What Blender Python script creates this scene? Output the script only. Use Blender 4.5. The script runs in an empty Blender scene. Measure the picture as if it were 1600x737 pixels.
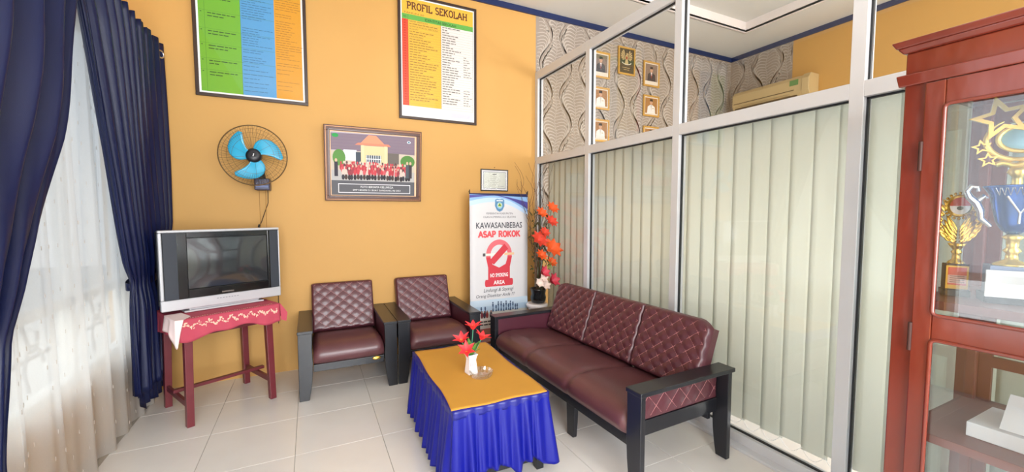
import bpy, bmesh, math, random
from mathutils import Vector, Matrix, Euler
random.seed(7)
PI = math.pi
scn = bpy.context.scene
COL = scn.collection

# ------------------------------------------------------------------ camera
cam_d = bpy.data.cameras.new('camera')
cam_d.sensor_fit = 'HORIZONTAL'; cam_d.sensor_width = 36.0
cam_d.lens = 36.0 * 641.0 / 1600.0
cam_d.clip_start = 0.05; cam_d.clip_end = 200
cam = bpy.data.objects.new('camera', cam_d); COL.objects.link(cam)
cam.location = (0, 0, 1.45)
cam.rotation_euler = Euler((math.radians(90 - 3.49), 0, math.radians(-26.2)), 'XYZ')
scn.camera = cam

# ------------------------------------------------------------------ world
world = bpy.data.worlds.new('world'); scn.world = world
world.use_nodes = True
wn = world.node_tree; wn.nodes.clear()
wo = wn.nodes.new('ShaderNodeOutputWorld'); wb = wn.nodes.new('ShaderNodeBackground')
wt = wn.nodes.new('ShaderNodeTexCoord'); ws = wn.nodes.new('ShaderNodeSeparateXYZ'); wr = wn.nodes.new('ShaderNodeValToRGB')
wn.links.new(wt.outputs['Generated'], ws.inputs[0]); wn.links.new(ws.outputs['Z'], wr.inputs[0])
wr.color_ramp.elements[0].position = 0.0; wr.color_ramp.elements[0].color = (0.95, 0.95, 0.93, 1)
wr.color_ramp.elements[1].position = 0.6; wr.color_ramp.elements[1].color = (0.72, 0.84, 1.0, 1)
wn.links.new(wr.outputs[0], wb.inputs[0]); wb.inputs[1].default_value = 1.2
wn.links.new(wb.outputs[0], wo.inputs[0])

# ------------------------------------------------------------------ daylight at the openings, plus added fill for the office
XR_ = 5.69
def area_light(name, loc, rot, sx, sy, power, color=(1, 1, 1)):
    l = bpy.data.lights.new(name, 'AREA'); l.shape = 'RECTANGLE'; l.size = sx; l.size_y = sy
    l.energy = power; l.color = color
    o = bpy.data.objects.new(name, l); COL.objects.link(o); o.location = loc; o.rotation_euler = rot
    return o
area_light('daylight_front_opening', (0.5, -2.62, 1.75), (math.radians(90), 0, 0), 3.0, 2.5, 210, (0.94, 0.975, 1.0))
area_light('daylight_side_window', (-1.36, 2.9, 1.6), (0, math.radians(-90), 0), 2.2, 2.6, 11, (0.93, 0.97, 1.0))
area_light('daylight_side_window_near', (-1.36, 0.3, 1.4), (0, math.radians(-90), 0), 2.4, 2.3, 34, (0.95, 0.98, 1.0))
area_light('fill_office_front', (4.0, -2.62, 1.8), (math.radians(90), 0, 0), 2.4, 2.2, 40, (0.97, 0.985, 1.0))  # added fill light, put in because the office needs a source
area_light('fill_office_side', (XR_ + 0.17, -0.5, 1.8), (0, math.radians(90), 0), 1.9, 2.6, 120, (0.95, 0.98, 1.0))  # added fill light that brightens the blinds from behind

scn.view_settings.view_transform = 'Standard'
scn.view_settings.look = 'None'
scn.view_settings.exposure = 0.95
scn.view_settings.gamma = 1.0
scn.view_settings.use_curve_mapping = False

# ------------------------------------------------------------------ materials
def s2l(c):
    return tuple((x / 12.92 if x <= 0.04045 else ((x + 0.055) / 1.055) ** 2.4) for x in [v / 255.0 for v in c]) + (1.0,)

def mat(name, rgb, rough=0.5, metal=0.0, var=0.06, scale=8.0, bump=0.0, bscale=60.0, coat=0.0, spec=0.5, sheen=0.0, emit=0.0, stretch=None, aniso=0):
    m = bpy.data.materials.new(name); m.use_nodes = True
    nt = m.node_tree; p = nt.nodes['Principled BSDF']
    tc = nt.nodes.new('ShaderNodeTexCoord')
    n = nt.nodes.new('ShaderNodeTexNoise'); n.inputs['Scale'].default_value = scale; n.inputs['Detail'].default_value = 4
    src = tc.outputs['Object']
    if stretch:
        mp = nt.nodes.new('ShaderNodeMapping'); mp.inputs['Scale'].default_value = stretch
        nt.links.new(src, mp.inputs[0]); src = mp.outputs[0]
    nt.links.new(src, n.inputs['Vector'])
    mx = nt.nodes.new('ShaderNodeMix'); mx.data_type = 'RGBA'
    c = s2l(rgb)
    mx.inputs[6].default_value = tuple(max(0, v * (1 - var)) for v in c[:3]) + (1,)
    mx.inputs[7].default_value = tuple(min(1, v * (1 + var)) for v in c[:3]) + (1,)
    nt.links.new(n.outputs['Fac'], mx.inputs[0]); nt.links.new(mx.outputs[2], p.inputs['Base Color'])
    p.inputs['Roughness'].default_value = rough; p.inputs['Metallic'].default_value = metal
    p.inputs['Coat Weight'].default_value = coat; p.inputs['Coat Roughness'].default_value = 0.12
    p.inputs['Specular IOR Level'].default_value = spec
    p.inputs['Sheen Weight'].default_value = sheen
    if bump:
        b = nt.nodes.new('ShaderNodeBump'); b.inputs['Strength'].default_value = bump; b.inputs['Distance'].default_value = 0.004
        n2 = nt.nodes.new('ShaderNodeTexNoise'); n2.inputs['Scale'].default_value = bscale
        nt.links.new(src, n2.inputs['Vector']); nt.links.new(n2.outputs['Fac'], b.inputs['Height'])
        nt.links.new(b.outputs[0], p.inputs['Normal'])
    return m

def glass_mat(name, tint=(0.93, 0.97, 0.96), refl=1.0, rough=0.0, base=0.0):
    m = bpy.data.materials.new(name); m.use_nodes = True
    nt = m.node_tree; nt.nodes.clear()
    out = nt.nodes.new('ShaderNodeOutputMaterial'); mix = nt.nodes.new('ShaderNodeMixShader')
    tr = nt.nodes.new('ShaderNodeBsdfTransparent'); tr.inputs[0].default_value = tint + (1,)
    gl = nt.nodes.new('ShaderNodeBsdfGlossy'); gl.inputs['Roughness'].default_value = rough
    lw = nt.nodes.new('ShaderNodeLayerWeight'); lw.inputs[0].default_value = 0.5
    pw = nt.nodes.new('ShaderNodeMath'); pw.operation = 'POWER'; pw.inputs[1].default_value = 5.0
    mt = nt.nodes.new('ShaderNodeMath'); mt.operation = 'MULTIPLY_ADD'; mt.inputs[1].default_value = 0.9 * refl; mt.inputs[2].default_value = 0.04 * refl + base
    mt.use_clamp = True
    nt.links.new(lw.outputs['Facing'], pw.inputs[0]); nt.links.new(pw.outputs[0], mt.inputs[0]); nt.links.new(mt.outputs[0], mix.inputs[0])
    nt.links.new(tr.outputs[0], mix.inputs[1]); nt.links.new(gl.outputs[0], mix.inputs[2])
    nt.links.new(mix.outputs[0], out.inputs[0])
    return m

def cloth_mat(name, rgb, transp, transl, bump=0.0):
    m = bpy.data.materials.new(name); m.use_nodes = True
    nt = m.node_tree; nt.nodes.clear()
    out = nt.nodes.new('ShaderNodeOutputMaterial')
    tc = nt.nodes.new('ShaderNodeTexCoord'); n = nt.nodes.new('ShaderNodeTexNoise'); n.inputs['Scale'].default_value = 180
    nt.links.new(tc.outputs['Object'], n.inputs['Vector'])
    c = s2l(rgb)
    mx = nt.nodes.new('ShaderNodeMix'); mx.data_type = 'RGBA'
    mx.inputs[6].default_value = tuple(v * 0.93 for v in c[:3]) + (1,); mx.inputs[7].default_value = c
    nt.links.new(n.outputs['Fac'], mx.inputs[0])
    d = nt.nodes.new('ShaderNodeBsdfDiffuse'); t = nt.nodes.new('ShaderNodeBsdfTranslucent'); x = nt.nodes.new('ShaderNodeBsdfTransparent')
    nt.links.new(mx.outputs[2], d.inputs[0]); nt.links.new(mx.outputs[2], t.inputs[0])
    m1 = nt.nodes.new('ShaderNodeMixShader'); m1.inputs[0].default_value = transl
    nt.links.new(d.outputs[0], m1.inputs[1]); nt.links.new(t.outputs[0], m1.inputs[2])
    m2 = nt.nodes.new('ShaderNodeMixShader'); m2.inputs[0].default_value = transp
    nt.links.new(m1.outputs[0], m2.inputs[1]); nt.links.new(x.outputs[0], m2.inputs[2])
    nt.links.new(m2.outputs[0], out.inputs[0])
    return m

M = {}
M['yellow'] = mat('wall_yellow', (200, 153, 84), 0.62, var=0.05, scale=1.6, bump=0.15, bscale=25)
M['ceiling'] = mat('ceiling_white', (214, 212, 206), 0.8, var=0.03, scale=2)
M['white_wall'] = mat('wall_white', (226, 224, 216), 0.7, var=0.03)
M['blue_trim'] = mat('trim_navy', (20, 38, 84), 0.4)
M['grout'] = mat('tile_grout', (168, 162, 152), 0.8)
M['tile'] = mat('tile_cream', (222, 218, 213), 0.16, var=0.05, scale=5, coat=0.25)
M['alu'] = mat('aluminium_white', (208, 209, 212), 0.35, var=0.03, metal=0.15)
M['gasket'] = mat('rubber_black', (22, 24, 28), 0.5)
M['blind'] = cloth_mat('blind_fabric', (246, 248, 240), 0.0, 0.42)
M['wp_base'] = mat('wallpaper_taupe', (150, 139, 129), 0.7, var=0.12, scale=14)
M['wp_rib'] = mat('wallpaper_cream', (188, 178, 168), 0.6)
M['wp_dark'] = mat('wallpaper_brown', (96, 83, 74), 0.7)
M['glass'] = glass_mat('pane_glass', (0.975, 0.985, 0.985), 1.0)
M['glass_dimmed'] = glass_mat('pane_dimmed', (0.66, 0.68, 0.70), 1.0)  # grey tint added to the upper panes to dim the sky behind the sheer
M['glass_tint'] = glass_mat('picture_glass', (0.99, 0.99, 0.99), 0.5)
M['cab_glass'] = glass_mat('cabinet_glass', (0.93, 0.96, 0.97), 1.0, base=0.03)
M['leather'] = mat('leather_maroon', (84, 42, 50), 0.35, var=0.2, scale=9, bump=0.2, bscale=140, coat=0.12)
M['leather_seat'] = mat('leather_maroon_highlit', (90, 52, 56), 0.38, var=0.28, scale=5, bump=0.2, bscale=120, coat=0.15)  # lighter than the other leather: seat highlights put into the colour
M['leather_dark'] = mat('leather_dark', (78, 30, 44), 0.45, var=0.1)
M['stitch'] = mat('stitch_pink', (176, 120, 120), 0.6)
M['black_wood'] = mat('black_lacquer', (24, 25, 31), 0.34, var=0.2, scale=20, coat=0.15)
M['maroon_wood'] = mat('maroon_painted_wood', (106, 36, 44), 0.38, var=0.2, scale=10, coat=0.2)
M['navy_satin'] = mat('satin_navy', (14, 22, 60), 0.4, var=0.12, scale=3, bump=0.08, bscale=300, spec=0.3)
M['sheer'] = cloth_mat('sheer_white', (232, 229, 224), 0.24, 0.62)
M['fleck'] = mat('sheer_fleck', (206, 198, 190), 0.7)
M['chrome'] = mat('chrome', (210, 210, 214), 0.15, metal=1.0)
M['tv_silver'] = mat('plastic_silver', (192, 192, 196), 0.35, var=0.03, metal=0.2)
M['tv_black'] = mat('plastic_black_gloss', (16, 17, 20), 0.12, coat=0.5)
M['tv_screen'] = mat('crt_glass', (44, 47, 50), 0.07, coat=0.6, spec=0.8)
M['tv_body'] = mat('plastic_grey_dark', (60, 62, 66), 0.5)
M['pink_cloth'] = mat('cloth_rose', (180, 66, 86), 0.8, var=0.1, scale=20)
M['white_cloth'] = mat('cloth_offwhite', (238, 214, 212), 0.8, var=0.04)
M['cream_print'] = mat('print_cream', (236, 190, 168), 0.8)
M['blade'] = mat('blade_cyan', (38, 160, 200), 0.3, var=0.06, coat=0.3)
M['fan_black'] = mat('plastic_black', (26, 27, 34), 0.4)
M['fan_wire'] = mat('wire_bronze', (92, 66, 30), 0.35, metal=0.5)
M['cable'] = mat('cable_black', (30, 26, 22), 0.5)
M['cord'] = mat('cord_ochre', (150, 104, 40), 0.6)
M['frame_dark'] = mat('frame_dark_brown', (50, 32, 26), 0.35, coat=0.2)
M['frame_wood'] = mat('frame_carved_brown', (84, 40, 16), 0.45, var=0.2)
M['frame_gold'] = mat('frame_gold', (206, 160, 80), 0.35, metal=0.4)
M['frame_black'] = mat('frame_black', (46, 40, 38), 0.4)
M['gold'] = mat('gold', (222, 180, 84), 0.22, metal=0.9)
M['gold_pale'] = mat('gold_pale', (246, 214, 120), 0.22, metal=0.65)
M['silver'] = mat('silver', (215, 218, 225), 0.18, metal=0.9)
M['cup_blue'] = mat('cup_blue_metal', (70, 110, 190), 0.2, metal=0.7)
M['cab_wood'] = mat('cabinet_redwood', (112, 40, 24), 0.22, var=0.45, scale=5, coat=0.6, bump=0.6, bscale=14, stretch=(1, 1, 0.35))
M['cab_in'] = mat('cabinet_inside', (118, 66, 58), 0.4, var=0.15)
M['royal'] = mat('satin_royal_blue', (13, 20, 128), 0.38, var=0.1, spec=0.3)
M['mustard'] = mat('cloth_mustard', (200, 144, 50), 0.75, var=0.07, scale=5, bump=0.15, bscale=200)
M['porcelain'] = mat('porcelain_white', (240, 236, 238), 0.2, coat=0.4)
M['crystal'] = glass_mat('crystal', (0.97, 0.97, 0.96), 1.6, 0.04, base=0.10)
M['petal_red'] = mat('petal_red', (232, 52, 58), 0.5, var=0.12, scale=30)
M['petal_orange'] = mat('petal_orange', (232, 92, 34), 0.55, var=0.2, scale=25)
M['petal_pink'] = mat('petal_pink', (212, 62, 84), 0.5, var=0.12)
M['petal_white'] = mat('petal_white', (242, 224, 214), 0.5)
M['leaf'] = mat('leaf_green', (92, 138, 62), 0.5, var=0.2, scale=25)
M['leaf_dark'] = mat('leaf_olive', (72, 78, 40), 0.55, var=0.25, scale=25)
M['stem'] = mat('stem_green', (70, 160, 120), 0.45)
M['twig'] = mat('twig_brown', (96, 66, 44), 0.7, var=0.2)
M['vase_black'] = mat('vase_black', (20, 20, 24), 0.2, coat=0.4)
M['brown_wood'] = mat('corner_table_brown', (134, 72, 42), 0.35, var=0.15, coat=0.2)
M['ac'] = mat('ac_cream', (196, 172, 126), 0.45)
M['ac_dark'] = mat('ac_slot', (92, 76, 54), 0.5)
M['paper'] = mat('paper_white', (240, 240, 242), 0.7, var=0.02)
M['ground'] = mat('outside_paving', (196, 190, 178), 0.8)
def P(rgb, rough=0.55):
    k = 'print_%d_%d_%d' % rgb
    if k not in M: M[k] = mat(k, rgb, rough, var=0.02, spec=0.3)
    return M[k]

# ------------------------------------------------------------------ mesh helpers
WM = {}
class MB:
    def __init__(s): s.v = []; s.f = []; s.m = []; s.mats = []; s.sm = []
    def mi(s, m):
        if m not in s.mats: s.mats.append(m)
        return s.mats.index(m)
    def add(s, vs, fs, m=None, smooth=False):
        o = len(s.v); s.v += [tuple(v) for v in vs]; i = s.mi(m) if m else 0
        for f in fs: s.f.append(tuple(o + k for k in f)); s.m.append(i); s.sm.append(smooth)
        return s
    def box(s, x0, x1, y0, y1, z0, z1, m=None, T=None):
        vs = [Vector((x, y, z)) for z in (z0, z1) for y in (y0, y1) for x in (x0, x1)]
        if T: vs = [T @ v for v in vs]
        return s.add(vs, [(0, 2, 3, 1), (4, 5, 7, 6), (0, 1, 5, 4), (2, 6, 7, 3), (0, 4, 6, 2), (1, 3, 7, 5)], m)
    def prism(s, poly, d, axis='y', at=0.0, m=None, T=None, smooth=False):
        # poly in the plane normal to axis: y -> (x,z), x -> (y,z), z -> (x,y)
        def P3(a, b, c):
            v = {'y': (a, c, b), 'x': (c, a, b), 'z': (a, b, c)}[axis]
            return T @ Vector(v) if T else Vector(v)
        n = len(poly)
        vs = [P3(a, b, at) for a, b in poly] + [P3(a, b, at + d) for a, b in poly]
        fs = [tuple(range(n)), tuple(range(2 * n - 1, n - 1, -1))]
        s.add(vs, fs, m)
        o = len(s.v) - 2 * n; i = s.mi(m) if m else 0
        for k in range(n):
            s.f.append((o + k, o + n + k, o + n + (k + 1) % n, o + (k + 1) % n)); s.m.append(i); s.sm.append(smooth)
        return s
    def tube(s, pts, r, n=8, m=None, close=False, cap=True):
        pts = [Vector(p) for p in pts]; N = len(pts); rings = []
        up = Vector((0, 0, 1)); prev = None
        for i, p in enumerate(pts):
            a = pts[(i - 1) % N] if (i > 0 or close) else p
            b = pts[(i + 1) % N] if (i < N - 1 or close) else p
            t = (b - a)
            t = t.normalized() if t.length > 1e-9 else Vector((0, 0, 1))
            if prev is None:
                u = t.cross(up)
                if u.length < 1e-3: u = t.cross(Vector((1, 0, 0)))
                u.normalize()
            else:
                u = prev - t * prev.dot(t)
                u = u.normalized() if u.length > 1e-6 else t.orthogonal().normalized()
            prev = u; w = t.cross(u)
            rr = r[i] if isinstance(r, (list, tuple)) else r
            rings.append([p + (u * math.cos(2 * PI * k / n) + w * math.sin(2 * PI * k / n)) * rr for k in range(n)])
        vs = [v for ring in rings for v in ring]; fs = []
        for i in range(N if close else N - 1):
            j = (i + 1) % N
            for k in range(n): fs.append((i * n + k, i * n + (k + 1) % n, j * n + (k + 1) % n, j * n + k))
        s.add(vs, fs, m, True)
        if cap and not close:
            s.add([v for v in rings[0]], [tuple(range(n - 1, -1, -1))], m); s.add([v for v in rings[-1]], [tuple(range(n))], m)
        return s
    def lathe(s, prof, n=24, c=(0, 0, 0), m=None, sx=1.0, sy=1.0, T=None):
        vs = []; N = len(prof)
        for r, z in prof:
            for k in range(n):
                v = Vector((r * math.cos(2 * PI * k / n) * sx, r * math.sin(2 * PI * k / n) * sy, z))
                if T: v = T @ v
                vs.append(v + Vector(c))
        fs = []
        for i in range(N - 1):
            for k in range(n): fs.append((i * n + k, i * n + (k + 1) % n, (i + 1) * n + (k + 1) % n, (i + 1) * n + k))
        s.add(vs, fs, m, True)
        o = len(s.v) - N * n; i = s.mi(m) if m else 0
        s.f.append(tuple(o + k for k in range(n - 1, -1, -1))); s.m.append(i); s.sm.append(False)
        s.f.append(tuple(o + (N - 1) * n + k for k in range(n))); s.m.append(i); s.sm.append(False)
        return s
    def grid(s, fn, nu, nv, m=None, closeu=False, smooth=True):
        vs = [Vector(fn(i / (nu if closeu else nu), j / nv)) for j in range(nv + 1) for i in range(nu + (0 if closeu else 1))]
        w = nu if closeu else nu + 1; fs = []
        for j in range(nv):
            for i in range(nu):
                i2 = (i + 1) % w if closeu else i + 1
                fs.append((j * w + i, j * w + i2, (j + 1) * w + i2, (j + 1) * w + i))
        return s.add(vs, fs, m, smooth)

def wmat(loc=(0, 0, 0), rz=0.0, rx=0.0):
    return Matrix.Translation(Vector(loc)) @ Matrix.Rotation(rz, 4, 'Z') @ Matrix.Rotation(rx, 4, 'X')

def ob(name, mb, m=None, parent=None, bevel=0.0, seg=2, local=False, label=None, cat=None, group=None, kind=None, solid=0.0, recalc=True, subsurf=0):
    me = bpy.data.meshes.new(name)
    me.from_pydata([tuple(v) for v in mb.v], [], mb.f)
    ms = [x for x in mb.mats]
    if ms:
        for x in ms: me.materials.append(x)
    elif m: me.materials.append(m)
    for p, i, sm in zip(me.polygons, mb.m, mb.sm): p.material_index = i; p.use_smooth = sm
    if m and ms and None in ms: pass
    if recalc:
        bm = bmesh.new(); bm.from_mesh(me); bmesh.ops.recalc_face_normals(bm, faces=bm.faces); bm.to_mesh(me); bm.free()
    o = bpy.data.objects.new(name, me); COL.objects.link(o)
    if parent is not None:
        o.parent = parent
        base = WM[parent.name]
        if not local: me.transform(base.inverted())
        WM[o.name] = base.copy()
    else: WM[o.name] = Matrix.Identity(4)
    if bevel:
        b = o.modifiers.new('bevel', 'BEVEL'); b.width = bevel; b.segments = seg; b.limit_method = 'ANGLE'; b.angle_limit = math.radians(35)
        b.harden_normals = False
    if solid:
        b = o.modifiers.new('solid', 'SOLIDIFY'); b.thickness = solid; b.offset = 0
    if subsurf:
        b = o.modifiers.new('sub', 'SUBSURF'); b.levels = subsurf; b.render_levels = subsurf
    tag(o, label, cat, group, kind)
    return o

def tag(o, label=None, cat=None, group=None, kind=None):
    if label: o['label'] = label
    if cat: o['category'] = cat
    if group: o['group'] = group
    if kind: o['kind'] = kind
    return o

def thing(name, label, cat, loc=(0, 0, 0), rz=0.0, group=None, kind=None, rx=0.0):
    o = bpy.data.objects.new(name, None); COL.objects.link(o); o.empty_display_size = 0.1
    o.location = loc; o.rotation_euler = (rx, 0, rz); WM[o.name] = wmat(loc, rz, rx)
    tag(o, label, cat, group, kind)
    return o

def dup(root, loc, rz=None, label=None, group=None):
    def rec(src, par):
        c = src.copy(); COL.objects.link(c); c.parent = par
        for ch in [x for x in src.children]: rec(ch, c)
        return c
    r = root.copy(); COL.objects.link(r); r.location = loc
    if rz is not None: r.rotation_euler = (root.rotation_euler[0], 0, rz)
    if label: r['label'] = label
    if group: r['group'] = group
    for ch in list(root.children): rec(ch, r)
    return r

def struct(name, mb, m=None, parent=None, label=None, bevel=0.0, cat=None):
    return ob(name, mb, m, parent, bevel=bevel, label=label, cat=cat, kind=None if parent else 'structure')

# text: returns list of (verts, faces) laid out flat in (u, v), fitted to a box
_cache = {}
def text_geo(body, bold=0.0, shear=0.0):
    key = (body, bold, shear)
    if key in _cache: return _cache[key]
    cu = bpy.data.curves.new('lettering', 'FONT'); cu.body = body; cu.size = 1.0; cu.resolution_u = 2
    cu.offset = bold; cu.shear = shear; cu.fill_mode = 'FRONT'
    o = bpy.data.objects.new('lettering', cu); COL.objects.link(o)
    dg = bpy.context.evaluated_depsgraph_get()
    me = bpy.data.meshes.new_from_object(o.evaluated_get(dg))
    vs = [(v.co.x, v.co.y) for v in me.vertices]; fs = [tuple(p.vertices) for p in me.polygons]
    bpy.data.objects.remove(o); bpy.data.curves.remove(cu); bpy.data.meshes.remove(me)
    _cache[key] = (vs, fs); return vs, fs

class Flat:
    """flat print built from coloured polygons on a plane; (u, v) in metres from the lower left corner"""
    def __init__(s, fn): s.mb = MB(); s.fn = fn      # fn(u, v, h) -> world point
    def poly(s, pts, m, h=0.0008):
        s.k = (getattr(s, 'k', 0) + 7) % 60; h += s.k * 1.5e-6      # overlapping print never coplanar
        s.mb.add([s.fn(u, v, h) for u, v in pts], [tuple(range(len(pts)))], m); return s
    def rect(s, u0, u1, v0, v1, m, h=0.0008): return s.poly([(u0, v0), (u1, v0), (u1, v1), (u0, v1)], m, h)
    def ell(s, cu, cv, ru, rv, m, h=0.0008, n=20): return s.poly([(cu + ru * math.cos(2 * PI * k / n), cv + rv * math.sin(2 * PI * k / n)) for k in range(n)], m, h)
    def ring(s, cu, cv, r0, r1, sy, m, h=0.0008, n=36, a0=0, a1=2 * PI):
        vs = []; fs = []
        for k in range(n + 1):
            a = a0 + (a1 - a0) * k / n
            vs += [s.fn(cu + r0 * math.cos(a), cv + r0 * sy * math.sin(a), h), s.fn(cu + r1 * math.cos(a), cv + r1 * sy * math.sin(a), h)]
        for k in range(n): fs.append((2 * k, 2 * k + 1, 2 * k + 3, 2 * k + 2))
        s.mb.add(vs, fs, m); return s
    def text(s, body, cu, cv, w, hh, m, h=0.0012, bold=0.0, shear=0.0, left=False):
        vs, fs = text_geo(body, bold, shear)
        if not vs: return s
        x0 = min(v[0] for v in vs); x1 = max(v[0] for v in vs); y0 = min(v[1] for v in vs); y1 = max(v[1] for v in vs)
        k = w / (x1 - x0); ky = hh / (y1 - y0)
        off = cu if left else cu - w / 2
        s.mb.add([s.fn(off + (a - x0) * k, cv - hh / 2 + (b - y0) * ky, h) for a, b in vs], fs, m); return s
    def words(s, u, v, w, t, m, h=0.0012, seed=0):
        r = random.Random(seed); x = u
        while x < u + w - 0.01:
            l = min(r.uniform(0.02, 0.05), u + w - x); s.rect(x, x + l, v - t / 2, v + t / 2, m, h); x += l + 0.006
        return s
    def stroke(s, pts, t, m, h=0.0012):
        for (a, b), (c, d) in zip(pts[:-1], pts[1:]):
            dx, dy = c - a, d - b; L = math.hypot(dx, dy) or 1; nx, ny = -dy / L * t / 2, dx / L * t / 2; ex, ey = dx / L * t * 0.25, dy / L * t * 0.25
            s.poly([(a - ex + nx, b - ey + ny), (a - ex - nx, b - ey - ny), (c + ex - nx, d + ey - ny), (c + ex + nx, d + ey + ny)], m, h)
        return s

# slab serif capitals for the two titles set in a serif face
_arc = lambda cx, cy, rx, ry, a0, a1, n=9: [(cx + rx * math.cos(math.radians(a0 + (a1 - a0) * k / n)), cy + ry * math.sin(math.radians(a0 + (a1 - a0) * k / n))) for k in range(n + 1)]
SER = {
 'A': (0.95, [[(0.1, 0), (0.47, 1), (0.85, 0)], [(0.25, 0.33), (0.7, 0.33)]], [(0.1, 0), (0.85, 0)]),
 'S': (0.72, [_arc(0.36, 0.75, 0.24, 0.25, 40, 250) + _arc(0.36, 0.26, 0.26, 0.26, 80, -150)], []),
 'P': (0.78, [[(0.17, 0), (0.17, 1)], [(0.17, 1), (0.4, 1)] + _arc(0.4, 0.74, 0.26, 0.26, 90, -90) + [(0.17, 0.48)]], [(0.17, 0), (0.12, 1)]),
 'R': (0.86, [[(0.17, 0), (0.17, 1)], [(0.17, 1), (0.4, 1)] + _arc(0.4, 0.75, 0.25, 0.25, 90, -90) + [(0.17, 0.5)], [(0.42, 0.5), (0.72, 0)]], [(0.17, 0), (0.12, 1), (0.75, 0)]),
 'O': (0.88, [_arc(0.44, 0.5, 0.33, 0.5, 0, 360, 18)], []),
 'K': (0.9, [[(0.17, 0), (0.17, 1)], [(0.17, 0.42), (0.7, 1)], [(0.36, 0.6), (0.76, 0)]], [(0.17, 0), (0.17, 1), (0.7, 1), (0.76, 0)]),
 'F': (0.74, [[(0.17, 0), (0.17, 1)], [(0.17, 1), (0.66, 1), (0.66, 0.84)], [(0.17, 0.53), (0.5, 0.53)]], [(0.17, 0), (0.1, 1)]),
 'I': (0.4, [[(0.2, 0), (0.2, 1)]], [(0.2, 0), (0.2, 1)]),
 'L': (0.72, [[(0.17, 1), (0.17, 0), (0.65, 0), (0.65, 0.2)]], [(0.17, 1), (0.12, 0)]),
 'E': (0.78, [[(0.66, 0.82), (0.66, 1), (0.17, 1), (0.17, 0), (0.68, 0), (0.68, 0.18)], [(0.17, 0.53), (0.5, 0.53)]], [(0.12, 1), (0.12, 0)]),
 'H': (0.92, [[(0.17, 0), (0.17, 1)], [(0.74, 0), (0.74, 1)], [(0.17, 0.52), (0.74, 0.52)]], [(0.17, 0), (0.17, 1), (0.74, 0), (0.74, 1)]),
 ' ': (0.5, [], [])}
def serif_text(F, body, u0, u1, v0, v1, m, t=0.19, h=0.0012):
    W = sum(SER[c][0] for c in body); k = (u1 - u0) / W; hv = (v1 - v0); x = u0
    for c in body:
        w, st, se = SER[c]
        for pl in st: F.stroke([(x + a * k, v0 + b * hv) for a, b in pl], t * min(k, hv), m, h)
        for a, b in se:
            cu, cv = x + a * k, v0 + b * hv; tt = 0.05 * hv
            F.rect(cu - 0.17 * k, cu + 0.17 * k, cv - tt, cv + tt, m, h + 0.0002)
        x += w * k

# ================================================================== SETTING
XL, XG, XR = -1.2, 2.38, 5.69       # left wall, glass partition, office right wall
YB, YF, ZC = 4.17, -2.5, 3.71
# floor slab and tiles
fl = struct('floor', MB().box(XL - 0.2, XR + 0.2, YF - 0.2, YB + 0.2, -0.12, -0.004), M['grout'], label='pale cream tiled floor with fine grey joints', cat='floor')
tile_me = None
tm = MB().box(-0.2486, 0.2486, -0.2486, 0.2486, -0.012, 0.0)
for i in range(-2, 6):
    for j in range(-3, 8):
        cx, cy = -0.117 + 0.25 + 0.5 * i, 2.18 + 0.25 + 0.5 * j - 1.0
        if cx - 0.25 > XG: continue
        if tile_me is None:
            o = ob('tile', tm, M['tile'], fl, local=True, bevel=0.0012, seg=1); tile_me = o.data
        else:
            o = bpy.data.objects.new('tile', tile_me); COL.objects.link(o); o.parent = fl
            b = o.modifiers.new('bevel', 'BEVEL'); b.width = 0.0012; b.segments = 1
        x0, x1 = max(cx - 0.25, XL), min(cx + 0.25, XG + 0.1); y0, y1 = max(cy - 0.25, YF), min(cy + 0.25, YB)
        o.location = ((x0 + x1) / 2, (y0 + y1) / 2, 0); o.scale = ((x1 - x0) / 0.5, (y1 - y0) / 0.5, 1)
struct('floor_office', MB().box(XG + 0.12, XR, YF, YB, -0.004, 0.0), M['tile'], label='pale floor of the office behind the partition', cat='floor')

# back wall with wallpaper
wb_ = struct('wall_back', MB().box(XL - 0.2, XR + 0.2, YB, YB + 0.15, 0, ZC + 0.3), M['yellow'], label='yellow painted back wall', cat='wall')
wr_ = struct('wall_right', MB().box(XR, XR + 0.15, YF - 0.2, -1.8, 0, ZC + 0.3).box(XR, XR + 0.15, 0.8, YB, 0, ZC + 0.3).box(XR, XR + 0.15, -1.8, 0.8, 0, 0.85).box(XR, XR + 0.15, -1.8, 0.8, 2.75, ZC + 0.3), M['yellow'], label='yellow right wall of the office', cat='wall')  # unseen gap in this wall added to let the side fill light in

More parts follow.
